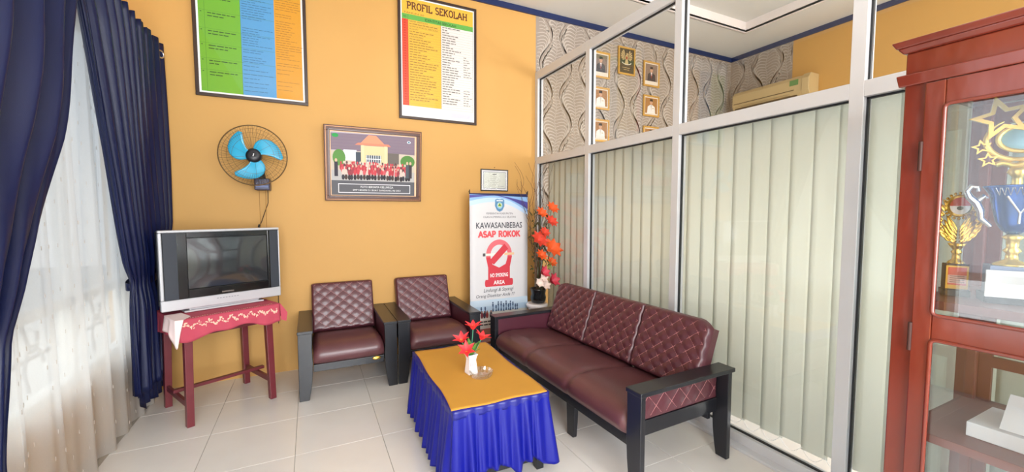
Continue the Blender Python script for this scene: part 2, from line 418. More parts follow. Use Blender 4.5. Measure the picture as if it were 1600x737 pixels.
def wallpaper(name, parent, length, z0, z1, place):
    mb = MB()
    mb.add([place(0, z0, 0.0015), place(length, z0, 0.0015), place(length, z1, 0.0015), place(0, z1, 0.0015)], [(0, 1, 2, 3)], M['wp_base'])
    Pd, T = 0.27, 0.66
    def bound(i, z):      # curve between spine i and i+1
        return (i + 0.5) * Pd + 0.31 * Pd * math.sin(2 * PI * z / T + (PI if i % 2 else 0))
    def spine(i, z): return i * Pd + 0.05 * Pd * math.sin(2 * PI * z / T * 2 + i)
    def ribbon(pts, w, m, h):
        n = len(pts); vs = []; fs = []
        for k, (a, b) in enumerate(pts):
            p, q = pts[max(0, k - 1)], pts[min(n - 1, k + 1)]
            dx, dy = q[0] - p[0], q[1] - p[1]; L = math.hypot(dx, dy) or 1
            ww = w[k] / 2
            aa = min(max(a, 0.001), length - 0.001); bb = min(max(b, z0), z1)
            vs += [place(min(max(aa - dy / L * ww, 0), length), min(max(bb + dx / L * ww, z0), z1), h), place(min(max(aa + dy / L * ww, 0), length), min(max(bb - dx / L * ww, z0), z1), h)]
        for k in range(n - 1): fs.append((2 * k, 2 * k + 1, 2 * k + 3, 2 * k + 2))
        mb.add(vs, fs, m)
    for i in range(-1, int(length / Pd) + 2):
        # dark outline of the leaf
        zz = z0
        pts = []
        while zz <= z1: pts.append((bound(i, zz), zz)); zz += 0.03
        ribbon([p for p in pts], [0.006] * len(pts), M['wp_dark'], 0.0022) if 0 < (i + 0.5) * Pd < length else None
        step = 0.038
        z = z0 - 0.1
        k = 0
        while z < z1:
            for side in (-1, 1):
                b = bound(i if side > 0 else i - 1, z + 0.03); s0 = spine(i, z)
                w = abs(b - s0) - 0.012
                if w < 0.02: continue
                pts = []
                dr = (0.24 if side < 0 else 0.20) * min(1, w / 0.18)
                for q in range(9):
                    t = q / 8
                    v = z + 0.045 * math.sin(PI * min(1, t * 1.2)) * min(1, w / 0.12) - dr * t ** 2.2
                    wl = max(0.004, abs(bound(i if side > 0 else i - 1, v) - spine(i, v)) - 0.010)
                    pts.append((spine(i, v) + side * (0.006 + min(wl, w * 1.2) * math.sin(t * PI / 2) ** 0.85), v))
                if all(p[0] < 0 or p[0] > length for p in pts) or pts[0][1] > z1 - 0.03 or pts[0][1] < z0 + 0.02: continue
                pts = [p for p in pts if 0.002 < p[0] < length - 0.002]
                if len(pts) < 3: continue
                wd = [0.003 + (0.0125 if side < 0 else 0.006) * math.sin(PI * min(1, 0.1 + q / 8 * 0.85)) for q in range(len(pts))]
                ribbon(pts, wd, M['wp_rib'], 0.003)
            z += step; k += 1
        # zigzag spine
        zz = z0; pts = []; kk = 0
        while zz <= z1: pts.append((spine(i, zz) + (0.006 if kk % 2 else -0.006), zz)); zz += step / 2; kk += 1
        if 0.01 < i * Pd < length - 0.01: ribbon(pts, [0.006] * len(pts), M['wp_rib'], 0.0036)
    return ob(name, mb, None, parent, recalc=False)
wallpaper('wallpaper', wb_, XR - 2.352, 0.9, ZC - 0.06, lambda u, z, h: (2.352 + u, YB - h, z))
wallpaper('wallpaper', wr_, YB - 3.29, 0.9, ZC - 0.06, lambda u, z, h: (XR - h, YB - u, z))

# navy trim under the ceiling
struct('trim_1', MB().box(XL, XR, YB - 0.02, YB, ZC - 0.06, ZC), M['blue_trim'], label='navy blue painted band under the ceiling along the back wall', cat='trim')
struct('trim_2', MB().box(XR - 0.02, XR, YF, YB - 0.02, ZC - 0.06, ZC), M['blue_trim'], label='navy band under the ceiling on the right office wall', cat='trim')

# ceiling with a raised tray over the office
tx0, tx1, ty0, ty1 = 2.95, 5.03, -1.6, 3.50
cb = MB()
cb.box(XL, tx0, YF, YB, ZC, ZC + 0.03); cb.box(tx1, XR, YF, YB, ZC, ZC + 0.03)
cb.box(tx0, tx1, ty1, YB, ZC, ZC + 0.03); cb.box(tx0, tx1, YF, ty0, ZC, ZC + 0.03)
ce = struct('ceiling', cb, M['ceiling'], label='off-white plaster ceiling', cat='ceiling')
tb = MB(); d = 0.13
tb.box(tx0 - 0.03, tx0, ty0, ty1, ZC, ZC + d); tb.box(tx1, tx1 + 0.03, ty0, ty1, ZC, ZC + d)
tb.box(tx0 - 0.03, tx1 + 0.03, ty1, ty1 + 0.03, ZC, ZC + d); tb.box(tx0 - 0.03, tx1 + 0.03, ty0 - 0.03, ty0, ZC, ZC + d)
ob('tray_edge', tb, P((236, 226, 222)), ce)
ob('tray_panel', MB().box(tx0 - 0.03, tx1 + 0.03, ty0 - 0.03, ty1 + 0.03, ZC + d, ZC + d + 0.03), M['ceiling'], ce)
lb = MB(); lb.box(tx0, tx0 + 0.02, ty0, ty1, ZC - 0.005, ZC + 0.01); lb.box(tx1 - 0.012, tx1 + 0.012, ty0, ty1, ZC - 0.006, ZC - 0.001); lb.box(tx0, tx1, ty1 - 0.012, ty1 + 0.012, ZC - 0.006, ZC - 0.001)
ob('tray_lip', lb, P((236, 226, 222)), ce)
struct('roof_slab', MB().box(XL - 0.2, XR + 0.2, YF - 0.2, YB + 0.2, ZC + 0.3, ZC + 0.4), M['ceiling'], label='slab above the ceiling', cat='roof')

# left wall with the window
WY0, WY1, WZ0, WZ1 = 1.75, 4.0, 0.45, 2.65
NY0, NY1 = -0.9, 1.42
lw = MB()
for a, b in ((YF - 0.2, NY0), (NY1, WY0), (WY1, YB)): lw.box(XL - 0.15, XL, a, b, 0, ZC + 0.3)
for a, b in ((NY0, NY1), (WY0, WY1)):
    lw.box(XL - 0.15, XL, a, b, 0, WZ0); lw.box(XL - 0.15, XL, a, b, WZ1, ZC + 0.3)
struct('wall_left', lw, M['yellow'], label='yellow left wall with the curtained window', cat='wall')
def window(name, a, b, label):
    t = thing(name, label, 'window', (XL - 0.07, (a + b) / 2, WZ0), kind='structure')
    fr = MB()
    for y in (a, b - 0.05): fr.box(XL - 0.11, XL - 0.04, y, y + 0.05, WZ0, WZ1)
    fr.box(XL - 0.11, XL - 0.04, a + 0.05, b - 0.05, WZ0, WZ0 + 0.05); fr.box(XL - 0.11, XL - 0.04, a + 0.05, b - 0.05, WZ1 - 0.05, WZ1)
    f = ob('window_frame', fr, M['white_wall'], t, bevel=0.003)
    ob('transom', MB().box(XL - 0.105, XL - 0.045, a + 0.05, b - 0.05, 0.90, 0.96), M['white_wall'], t, bevel=0.003)
    n = 3; w = (b - a - 0.1) / n
    for k in range(1, n): ob('mullion', MB().box(XL - 0.105, XL - 0.045, a + 0.05 + k * w - 0.025, a + 0.05 + k * w + 0.025, WZ0 + 0.05, WZ1 - 0.05), M['white_wall'], t, bevel=0.003)
    for k in range(n):
        y0 = a + 0.05 + k * w + (0.025 if k else 0); y1 = a + 0.05 + (k + 1) * w - (0.025 if k < n - 1 else 0)
        ob('pane', MB().box(XL - 0.078, XL - 0.074, y0, y1, 0.96, WZ1 - 0.05), M['glass_dimmed'], t)
        ob('pane', MB().box(XL - 0.078, XL - 0.074, y0, y1, WZ0 + 0.05, 0.90), M['glass'], t)
        if name != 'window_1': continue
        g = MB(); yc = (y0 + y1) / 2    # scrolled grille outside the lower pane
        for q in (-1, 1):
            g.tube([(XL - 0.13, yc + q * 0.16 + q * 0.07 * math.cos(s_ / 10 * PI * 1.5) * (1 - s_ / 24), 0.70 + 0.15 * (s_ / 10 - 0.5) + 0.06 * math.sin(s_ / 10 * PI * 1.5)) for s_ in range(14)], 0.009, 6)
            g.tube([(XL - 0.13, yc + q * 0.09, WZ0 + 0.06), (XL - 0.13, yc + q * 0.06, 0.62), (XL - 0.13, yc + q * 0.11, 0.74), (XL - 0.13, yc + q * 0.05, 0.90)], 0.009, 6)
        g.box(XL - 0.137, XL - 0.123, y0, y1, 0.67, 0.69)
        ob('grille', g, P((120, 118, 120)), t)
    return t
window('window_1', WY0, WY1, 'white framed window with low transom behind the sheer curtain')
window('window_2', NY0, NY1, 'white framed side window beside the camera')

# front wall behind the camera: wide glazed opening, and an added opening for the office fill light
fw = MB()
for a, b in ((XL - 0.2, -1.0), (2.0, 2.8), (5.2, XR + 0.2)): fw.box(a, b, YF - 0.15, YF, 0, ZC + 0.3)
fw.box(-1.0, 2.0, YF - 0.15, YF, 3.0, ZC + 0.3); fw.box(2.8, 5.2, YF - 0.15, YF, 2.9, ZC + 0.3); fw.box(2.8, 5.2, YF - 0.15, YF, 0, 0.7)
struct('wall_front', fw, M['yellow'], label='yellow front wall behind the camera', cat='wall')
dr = thing('door_1', 'wide glazed entrance opening with white posts', 'door', (0.5, YF - 0.07, 0), kind='structure')
for x in (-1.0, -0.04, 0.96, 1.94): ob('post', MB().box(x, x + 0.06, YF - 0.1, YF - 0.04, 0, 3.0), M['alu'], dr)
ob('head_rail', MB().box(-0.94, 1.94, YF - 0.1, YF - 0.04, 2.2, 2.28), M['alu'], dr)
gd = struct('ground', MB().box(-14, 14, -14, 16, -0.25, -0.13), M['ground'], label='pale paved yard outside the windows', cat='ground')

# ------------------------------------------------------------------ glass partition
XF = XG - 0.035                      # front faces of the profiles
pt = thing('wall_partition', 'white aluminium and glass partition with transom between lobby and office', 'partition', (XG, 1.0, 0), kind='structure')
posts = [(4.11, 4.17), (3.15, 3.21), (2.105, 2.165), (1.03, 1.09), (-0.03, 0.03), (-1.09, -1.03), (-2.2, -2.14)]
for i, (a, b) in enumerate(posts):
    top = 3.02 if i < 2 else ZC
    ob('post', MB().box(XF, XG + 0.04, a, b, 0, top), M['alu'], pt, bevel=0.002)
for (a0, a1), (b0, b1) in zip(posts[1:], posts[:-1]):
    y0, y1 = a1, b0
    for z0, z1, nm in ((0.0, 0.075, 'bottom_rail'), (1.985, 2.06, 'transom'), (2.935, 3.02, 'top_rail')):
        ob(nm, MB().box(XF, XG + 0.04, y0, y1, z0, z1), M['alu'], pt, bevel=0.002)
    for z0, z1 in ((0.075, 1.985), (2.06, 2.935)):
        ob('pane', MB().box(XG - 0.003, XG + 0.003, y0, y1, z0, z1), M['glass'], pt)
        g = MB()
        g.box(XG - 0.008, XG + 0.008, y1 - 0.009, y1, z0, z1); g.box(XG - 0.008, XG + 0.008, y0, y0 + 0.009, z0, z1)
        g.box(XG - 0.008, XG + 0.008, y0, y1, z0, z0 + 0.007); g.box(XG - 0.008, XG + 0.008, y0, y1, z1 - 0.009, z1)
        ob('gasket', g, M['gasket'], pt)
struct('trim_3', MB().box(XG - 0.09, XF, -2.2, 4.17, 0.0, 0.018), M['alu'], label='low white kerb strip along the foot of the partition', cat='trim', bevel=0.003)

# vertical blinds behind the lower panes, one blind per bay
pos_w = ['in the narrow bay beside the yellow wall', 'in the bay above the far end of the sofa', 'in the wide bay beside the near sofa arm', 'in the bay beside the trophy cabinet', 'behind the trophy cabinet', 'in the bay nearest the entrance']
XB = XG + 0.10
slat_me = None
for bi, ((a0, a1), (b0, b1)) in enumerate(zip(posts[1:], posts[:-1])):
    y0, y1 = a1 - 0.05, (b0 + 0.05 if bi else b0 - 0.01)
    bl = thing('vertical_blind', 'cream vertical blind ' + pos_w[bi], 'blind', (XB, (y0 + y1) / 2, 0), group='vertical blinds behind the partition')
    ob('headrail', MB().box(XB - 0.02, XB + 0.02, y0 + 0.02, y1 - 0.02, 2.016, 2.045), M['alu'], bl)
    n = int((y1 - y0 - 0.03) / 0.113); sp = (y1 - y0 - 0.05) / n
    r = random.Random(bi)
    for k in range(n):
        yc = y0 + 0.02 + sp * (k + 0.5); ang = -math.radians(3 + r.uniform(-1.2, 1.2)); dz = r.uniform(-0.012, 0.02)
        hw = 0.066
        def fn(u, v, yc=yc, ang=ang, dz=dz, hw=hw):
            s = (u - 0.5) * 2 * hw
            return (XB - 0.0 + s * math.sin(ang) + 0.0015 * math.cos((u - 0.5) * 3.0), yc + s * math.cos(ang), 0.105 + dz + v * (2.015 - 0.105 - dz))
        sm = MB().grid(fn, 4, 1)
        ob('slat', sm, M['blind'], bl, solid=0.0012)
    ch = MB()
    pts = []
    for k in range(n):
        for q in range(6):
            t = q / 6; pts.append((XB - 0.01, y0 + 0.02 + sp * (k + t), 0.112 - 0.05 * math.sin(PI * t)))
    ch.tube(pts, 0.0016, 5)
    ob('bead_chain', ch, M['paper'], bl)

# ================================================================== LEFT SIDE: curtains
rod = ob('curtain_rod', MB().tube([(-1.03, 1.55, 2.66), (-1.03, 4.15, 2.66)], 0.014, 12), M['chrome'], label='metal curtain rod carrying the blue curtains', cat='curtain rod')

def lerp_tab(tab, x):
    for (a, b), (c, d) in zip(tab[:-1], tab[1:]):
        if (a <= x <= c) or (a >= x >= c): return b + (d - b) * ((x - a) / ((c - a) or 1))
    return tab[0][1] if abs(x - tab[0][0]) < abs(x - tab[-1][0]) else tab[-1][1]

# far blue curtain, tied towards the corner
edgeL = [(2.73, 2.80), (2.524, 2.903), (2.233, 2.991), (1.911, 3.079), (1.56, 3.184), (1.304, 3.26), (1.102, 3.33), (0.99, 3.40), (0.787, 3.39), (0.332, 3.37), (0.25, 3.37)]
NP = 10
def far_c(u, v):
    z = 2.73 - v * (2.73 - 0.25)
    yl = lerp_tab(edgeL, z); yr = 4.13 - 0.03 * v
    s = u
    y = yl + (yr - yl) * s
    ph = 2 * PI * NP * (s ** 0.9)
    amp = 0.045 * (1 - 0.25 * v)
    flat = 1.0
    if s < 0.2: flat = 0.2 + 0.8 * s / 0.2
    tie = math.exp(-((z - 0.97) / 0.10) ** 2)
    x = -1.03 + amp * flat * math.cos(ph) * (1 - 0.7 * tie) + 0.012 * math.sin(3.1 * ph + 4 * v)
    if z < 0.97: x += 0.02 * (0.97 - z) * math.cos(ph * 0.5)
    if s > 0.5: x -= 0.05 * min(1, (s - 0.5) / 0.15) * min(1, max(0, (1.35 - z) / 0.4))
    if z > 2.69: z += 0.012 * math.cos(ph)
    y += 0.012 * math.sin(2 * ph) * (1 - v) + 0.015 * math.sin(5 * v + 6 * s)
    return (x, y, z + 0.01 * math.sin(ph * 0.5) * v)
cf = thing('blue_curtain', 'navy satin eyelet curtain gathered in the corner behind the television', 'curtain', (-1.03, 3.7, 0.25), group='navy satin curtains')
ob('curtain_fabric', MB().grid(far_c, 220, 60), M['navy_satin'], cf, solid=0.003)
# dark lower tail of the gathered curtain
def tail(u, v):
    z = 0.42 - v * 0.34
    y = 3.60 + 0.42 * u; return (-1.085 + 0.022 * math.cos(2 * PI * 5 * u) + 0.01 * v, y, z + 0.02 * math.sin(7 * u))
ob('curtain_lining', MB().grid(tail, 60, 8), P((20, 26, 62)), cf, solid=0.003)
tie = MB()
tie.grid(lambda u, v: (-1.07 + 0.055 * math.cos(2 * PI * u), 3.78 + 0.31 * math.sin(2 * PI * u), 0.95 + 0.05 * v + 0.02 * math.sin(2 * PI * u)), 40, 2, closeu=True)
ob('tieback', tie, M['navy_satin'], cf, solid=0.003)
for k in range(11):
    s = ((k + 0.25) / NP) ** (1 / 0.9) if k < NP else 0.99
    if s > 0.995: continue
    p = far_c(s, 0.028)
    g = MB(); T = Matrix.Translation(Vector((p[0] + 0.004, p[1], 2.655))) @ Matrix.Rotation(math.radians(62), 4, 'Z') @ Matrix.Rotation(PI / 2, 4, 'X')
    g.tube([T @ Vector((0.027 * math.cos(2 * PI * q / 20), 0.027 * math.sin(2 * PI * q / 20), 0)) for q in range(20)], 0.007, 8, close=True)
    ob('eyelet', g, M['chrome'], cf)

# near blue curtain
edgeN = [(2.73, 2.82), (2.445, 2.727), (2.119, 2.628), (1.767, 2.52), (1.567, 2.433), (1.353, 2.331), (1.158, 2.208), (1.001, 2.09), (0.6, 2.0), (0.1, 1.98)]
def near_c(u, v):
    z = 2.73 - v * (2.73 - 0.1)
    yr = lerp_tab(edgeN, z); yl = 1.5
    y = yr + (yl - yr) * u
    ph = 2 * PI * 6 * u ** 0.85
    x = -1.0 + 0.05 * math.cos(ph) * (0.5 + 0.5 * min(1, u * 6)) + 0.012 * math.sin(2 * ph + 9 * v) - 0.015 * math.sin(14 * v + 5 * u) * math.exp(-((v - 0.35) / 0.2) ** 2)
    return (x, y, z)
cn = thing('blue_curtain', 'navy satin curtain at the left edge of the picture swept towards the camera', 'curtain', (-1.0, 2.1, 0.1), group='navy satin curtains')
ob('curtain_fabric', MB().grid(near_c, 150, 60), M['navy_satin'], cn, solid=0.003)
for k in range(6):
    p = near_c(((k + 0.25) / 6) ** (1 / 0.85), 0.028)
    g = MB(); T = Matrix.Translation(Vector((p[0] + 0.004, p[1], 2.655))) @ Matrix.Rotation(math.radians(62), 4, 'Z') @ Matrix.Rotation(PI / 2, 4, 'X')
    g.tube([T @ Vector((0.027 * math.cos(2 * PI * q / 20), 0.027 * math.sin(2 * PI * q / 20), 0)) for q in range(20)], 0.007, 8, close=True)
    ob('eyelet', g, M['chrome'], cn)

# sheer curtain
def sheer(u, v):
    y = 1.55 + 2.43 * u; z = 2.66 - v * 2.655
    ph = 2 * PI * (10.5 * u + 0.35 * math.sin(6 * u))
    x = -1.148 + (0.010 + 0.020 * v) * math.cos(ph) + 0.010 * math.sin(2.3 * ph + 2 * v) + 0.018 * v * v
    return (x, y, max(z, 0.004) + (0.004 * math.sin(ph) if v > .98 else 0))
sc = thing('sheer_curtain', 'floor length white sheer curtain with tiny woven flecks', 'curtain', (-1.12, 2.8, 0))
ob('curtain_fabric', MB().grid(sheer, 260, 40), M['sheer'], sc)
fk = MB(); rr = random.Random(3)
for k in range(26):
    for q in range(24):
        u = (k + 0.5 * (q % 2)) / 26 + rr.uniform(-.004, .004); v = (q + 0.5) / 24
        if u > 0.995 or u < 0.01: continue
        p = sheer(u, v); fk.box(p[0] + 0.004, p[0] + 0.006, p[1] - 0.0015, p[1] + 0.0015, p[2] - 0.010, p[2] + 0.010)
tag(ob('woven_flecks', fk, M['fleck'], sc), kind='stuff')

# ================================================================== TV TABLE, CLOTH, TV, FAN
TR = math.radians(27.5); TC = (-0.640, 3.700, 0.0)
tt = thing('side_table', 'maroon painted wooden side table carrying the television', 'table', TC, TR)
lx, ly, TH = 0.262, 0.238, 0.735
for sx in (-1, 1):
    for sy in (-1, 1):
        m = MB()
        x, y = sx * lx, sy * ly
        def q(x, y, h, z): return [(x - h, y - h, z), (x + h, y - h, z), (x + h, y + h, z), (x - h, y + h, z)]
        tx, ty = x - sx * 0.012, y - sy * 0.012
        m.add(q(x, y, 0.021, 0) + q(tx, ty, 0.024, TH - 0.02), [(0, 3, 2, 1), (4, 5, 6, 7), (0, 1, 5, 4), (1, 2, 6, 5), (2, 3, 7, 6), (3, 0, 4, 7)])
        ob('leg', m, M['maroon_wood'], tt, bevel=0.003, local=True)
ob('apron', MB().box(-lx + 0.014, lx - 0.014, -ly + 0.004, -ly + 0.024, 0.60, 0.71), mat('table_apron_dark', (88, 26, 30), 0.4), tt, bevel=0.002, local=True)
ob('apron', MB().box(-lx + 0.014, lx - 0.014, ly - 0.024, ly - 0.004, 0.60, 0.71), M['maroon_wood'], tt, bevel=0.002, local=True)
for sx in (-1, 1):
    ob('apron', MB().box(sx * (lx - 0.012) - 0.01, sx * (lx - 0.012) + 0.01, -ly + 0.03, ly - 0.03, 0.60, 0.71), M['maroon_wood'], tt, bevel=0.002, local=True)
    ob('stretcher', MB().box(sx * lx - 0.01, sx * lx + 0.01, -ly + 0.018, ly - 0.018, 0.125, 0.165), M['maroon_wood'], tt, bevel=0.002, local=True)
ob('stretcher', MB().box(-lx - 0.02, lx + 0.05, 0.01, 0.045, 0.165, 0.187), M['maroon_wood'], tt, bevel=0.002, local=True)
ob('tabletop', MB().box(-0.31, 0.31, -0.275, 0.275, 0.71, TH), M['maroon_wood'], tt, bevel=0.004, local=True)

# pink cloth: top sheet plus hanging sides
clo = thing('tablecloth', 'rose pink tablecloth with a cream floral border under the television', 'tablecloth', (TC[0], TC[1], TH), TR)
cm = MB()
hx, hy = 0.316, 0.281
z0 = 0.002
cm.box(-hx, hx, -hy, hy, z0, z0 + 0.003)
def drop(t): return 0.125 + 0.018 * math.sin(7 * t + 1) + 0.010 * math.sin(17 * t)
def skirt_strip(mb, A, B, nrm, fd, seg=40, off=0.0, amp=0.012, waves=5, m=None, zt=0.004):
    A, B, nrm = Vector(A), Vector(B), Vector(nrm)
    def fn(u, v):
        p = A.lerp(B, u); dd = fd(u)
        o = off + amp * v * (0.6 + 0.4 * math.sin(2 * PI * waves * u)) + 0.004
        return (p.x + nrm.x * o, p.y + nrm.y * o, zt - dd * v)
    mb.grid(fn, seg, 8, m)
skirt_strip(cm, (-hx, -hy, 0), (hx, -hy, 0), (0, -1, 0), drop)
skirt_strip(cm, (hx, -hy, 0), (hx, hy, 0), (1, 0, 0), lambda t: 0.10 + 0.02 * math.sin(5 * t))
skirt_strip(cm, (-hx, hy, 0), (-hx, -hy, 0), (-1, 0, 0), lambda t: 0.14 + 0.02 * math.sin(4 * t + 2))
# pointed corner hanging at the right
cm.add([(hx + 0.004, -hy - 0.004, 0.004), (hx + 0.045, -hy - 0.03, -0.07), (hx + 0.035, -hy - 0.03, -0.135), (hx + 0.004, -hy - 0.012, -0.12)], [(0, 1, 2, 3)])
cm.add([(hx + 0.004, -hy - 0.004, 0.004), (hx + 0.045, -hy - 0.03, -0.07), (hx + 0.05, -hy + 0.06, -0.08), (hx + 0.004, -hy + 0.1, 0.004)], [(0, 1, 2, 3)])
ob('cloth', cm, M['pink_cloth'], clo, local=True, solid=0.002)
fb = MB(); r = random.Random(5)
for k in range(64):
    u = -hx + 0.03 + (2 * hx - 0.05) * k / 63.0
    for q in range(2):
        zc = -0.040 + 0.014 * math.sin(k * 0.9) + r.uniform(-0.010, 0.010); uu = u + r.uniform(-.004, .004); w = r.uniform(0.003, 0.0065)
        vv = (-zc) / drop((u + hx) / (2 * hx))
        yo = -hy - 0.004 - 0.012 * vv * (0.6 + 0.4 * math.sin(2 * PI * 5 * (u + hx) / (2 * hx))) - 0.0025
        a = r.uniform(0, PI)
        pts = [(uu + w * 1.5 * math.cos(a) * math.cos(b) - w * 0.8 * math.sin(a) * math.sin(b), yo, zc + w * 1.5 * math.sin(a) * math.cos(b) + w * 0.8 * math.cos(a) * math.sin(b)) for b in [2 * PI * j / 7 for j in range(7)]]
        fb.add(pts, [tuple(range(7))])
for k in range(40):
    for yy in (-hy + 0.02,):
        u = -hx + 0.05 + 0.55 * k / 40; fb.add([(u + 0.005 * math.cos(b), yy + 0.008 * math.sin(b) + 0.006 * math.sin(k), z0 + 0.0045) for b in [2 * PI * j / 6 for j in range(6)]], [tuple(range(6))])
ob('floral_border', fb, M['cream_print'], clo, local=True, label='cream flowers along the border', recalc=False, kind='stuff')
# white cloth folded over the front-left corner
wc = MB()
def wcf(u, v):
    # u along the left side towards the front corner and a little round it, v hanging down
    a = Vector((-hx - 0.012, -hy + 0.22, 0)); c = Vector((-hx - 0.014, -hy - 0.016, 0)); e = Vector((-hx + 0.03, -hy - 0.02, 0))
    p = a.lerp(c, u / 0.8) if u < 0.8 else c.lerp(e, (u - 0.8) / 0.2)
    dd = lerp_tab([(0, 0.09), (0.3, 0.10), (0.5, 0.08), (0.62, 0.12), (0.85, 0.19), (1, 0.05)], u)
    out = -0.012 * v * (1 + 0.6 * math.sin(14 * u))
    return (p.x + out, p.y + (out if u > 0.8 else 0), 0.008 - dd * v)
wc.grid(wcf, 30, 8)
wc.add([(-hx - 0.012, -hy + 0.22, 0.0085), (-hx - 0.014, -hy - 0.016, 0.0085), (-hx + 0.03, -hy - 0.02, 0.0085), (-hx + 0.09, -hy + 0.06, 0.0085), (-hx + 0.08, -hy + 0.22, 0.0085)], [(0, 1, 2, 3, 4)])
ob('white_cloth', wc, M['white_cloth'], None, solid=0.002, label='off-white cloth hanging over the left corner of the television table', cat='cloth')
wco = bpy.data.objects['white_cloth']; wco.location = (TC[0], TC[1], TH); wco.rotation_euler = (0, 0, TR)

# television
VR = math.radians(24.5)
tv = thing('television', 'silver and black wide tube television on the pink cloth', 'television', (-0.588, 3.665, TH + 0.009), VR)
hw, zb, zt = 0.375, 0.025, 0.575
def TVb(m, *a): return m.box(*a)
shell = MB()
shell.box(-hw, hw, -0.05, -0.006, zb, zb + 0.075); shell.box(-hw, hw, -0.05, -0.006, zt - 0.018, zt)
shell.box(-hw, -hw + 0.02, -0.05, -0.006, zb + 0.075, zt - 0.018); shell.box(hw - 0.012, hw, -0.05, -0.006, zb + 0.075, zt - 0.018)
ob('bezel', shell, M['tv_silver'], tv, bevel=0.006, local=True)
ob('rear_housing', MB().box(-hw + 0.01, hw - 0.01, -0.006, 0.10, zb + 0.02, zt - 0.01).add(
    [(-hw + 0.02, 0.10, zb + 0.03), (hw - 0.02, 0.10, zb + 0.03), (hw - 0.02, 0.10, zt - 0.02), (-hw + 0.02, 0.10, zt - 0.02), (-0.17, 0.33, zb + 0.05), (0.17, 0.33, zb + 0.05), (0.17, 0.33, zt - 0.12), (-0.17, 0.33, zt - 0.12)],
    [(0, 1, 5, 4), (1, 2, 6, 5), (2, 3, 7, 6), (3, 0, 4, 7), (4, 5, 6, 7)]), M['tv_body'], tv, bevel=0.006, local=True)
fm = MB()    # gloss black front around the tube
sx0, sx1, sz0, sz1 = -0.225, 0.285, zb + 0.135, zt - 0.055
fm.box(-hw + 0.02, sx0, -0.058, -0.01, zb + 0.075, zt - 0.018); fm.box(sx1, hw - 0.012, -0.058, -0.01, zb + 0.075, zt - 0.018)
fm.box(sx0, sx1, -0.058, -0.01, zb + 0.075, sz0); fm.box(sx0, sx1, -0.058, -0.01, sz1, zt - 0.018)
ob('front_panel', fm, M['tv_black'], tv, bevel=0.002, local=True)
for a, b in ((-hw + 0.022, -hw + 0.095), (hw - 0.075, hw - 0.014)):
    ob('speaker_grille', MB().box(a, b, -0.0605, -0.0575, zb + 0.078, zt - 0.021), P((52, 56, 64)), tv, local=True)
def scr(u, v):
    return (sx0 + 0.004 + (sx1 - sx0 - 0.008) * u, -0.048 - 0.008 * (1 - (2 * u - 1) ** 2) * (1 - (2 * v - 1) ** 2), sz0 + 0.004 + (sz1 - sz0 - 0.008) * v)
ob('screen', MB().grid(scr, 16, 12), M['tv_screen'], tv, local=True)
ob('name_badge', MB().box(-0.03, 0.045, -0.0605, -0.057, zb + 0.088, zb + 0.098), M['chrome'], tv, local=True)
bt = MB()
for k in range(8): bt.box(-0.06 + k * 0.018, -0.05 + k * 0.018, -0.053, -0.049, zb + 0.045, zb + 0.051)
ob('button_row', bt, P((150, 150, 155)), tv, local=True)
st = MB(); st.box(-0.25, 0.25, -0.045, 0.22, 0.0, 0.012); st.box(-0.22, 0.22, -0.03, 0.2, 0.012, zb + 0.004)
ob('base', st, M['tv_silver'], tv, bevel=0.003, local=True)

# wall fan
fc = Vector((-0.385, 3.83, 1.885))
fan = thing('wall_fan', 'wall mounted fan with three turquoise blades in a round wire cage', 'fan', (-0.36, YB, 1.66))
FT = Matrix.Translation(fc) @ Matrix.Rotation(math.radians(6), 4, 'X') @ Matrix.Rotation(math.radians(4), 4, 'Z')
def fpt(r, a, d): return FT @ Vector((r * math.cos(a), d, r * math.sin(a)))
RC = 0.232
cg = MB(); cg.tube([fpt(RC, 2 * PI * k / 48, 0) for k in range(48)], 0.0045, 8, close=True)
ob('cage_rim', cg, M['fan_wire'], fan)
cg = MB()
for rr_, dd in ((0.205, -0.045), (0.175, -0.058), (0.14, -0.066)): cg.tube([fpt(rr_, 2 * PI * k / 40, dd) for k in range(40)], 0.0011, 5, close=True)
for k in range(72):
    a = 2 * PI * k / 72
    cg.tube([fpt(RC, a, 0), fpt(0.222, a + 0.02, -0.03), fpt(0.20, a + 0.05, -0.05), fpt(0.15, a + 0.10, -0.065)] + ([fpt(0.06, a + 0.2, -0.075)] if k % 6 == 0 else []), 0.00075, 4, cap=False)
ob('front_cage', cg, M['fan_wire'], fan)
cg = MB()
for k in range(48):
    a = 2 * PI * k / 48; cg.tube([fpt(RC, a, 0), fpt(0.215, a, 0.04), fpt(0.15, a, 0.065), fpt(0.06, a, 0.07)], 0.0009, 4, cap=False)
ob('rear_cage', cg, M['fan_wire'], fan)
hub = MB(); T2 = FT @ Matrix.Rotation(PI / 2, 4, 'X')
hub.lathe([(0.0, 0.042), (0.035, 0.040), (0.052, 0.03), (0.056, 0.0), (0.05, -0.02)], 24, m=M['fan_black'], T=T2)
ob('hub', hub, None, fan)
ob('hub_mark', MB().tube([fpt(0.006, -2.2, -0.045), fpt(0.017, 1.4, -0.0435)], 0.0035, 6), P((230, 232, 235)), fan)
for k, a0 in enumerate((math.radians(172), math.radians(52), math.radians(286))):
    def bl(u, v, a0=a0):
        r_ = 0.042 + 0.150 * math.sin(v * PI / 2)
        ang = a0 - 0.98 * v ** 1.3 + (u - 0.5) * (1.35 * (1 - v ** 2.6) + 0.04)
        return fpt(r_ * (1 + 0.10 * (0.5 - abs(u - 0.5)) * v), ang, -0.014 + 0.03 * (u - 0.5) * (1 - 0.3 * v))
    ob('blade', MB().grid(bl, 12, 14), M['blade'], fan, solid=0.002)
mo = MB(); mo.lathe([(0.05, 0.0), (0.06, -0.03), (0.058, -0.09), (0.03, -0.12)], 20, T=T2)
ob('motor', mo, M['fan_black'], fan)
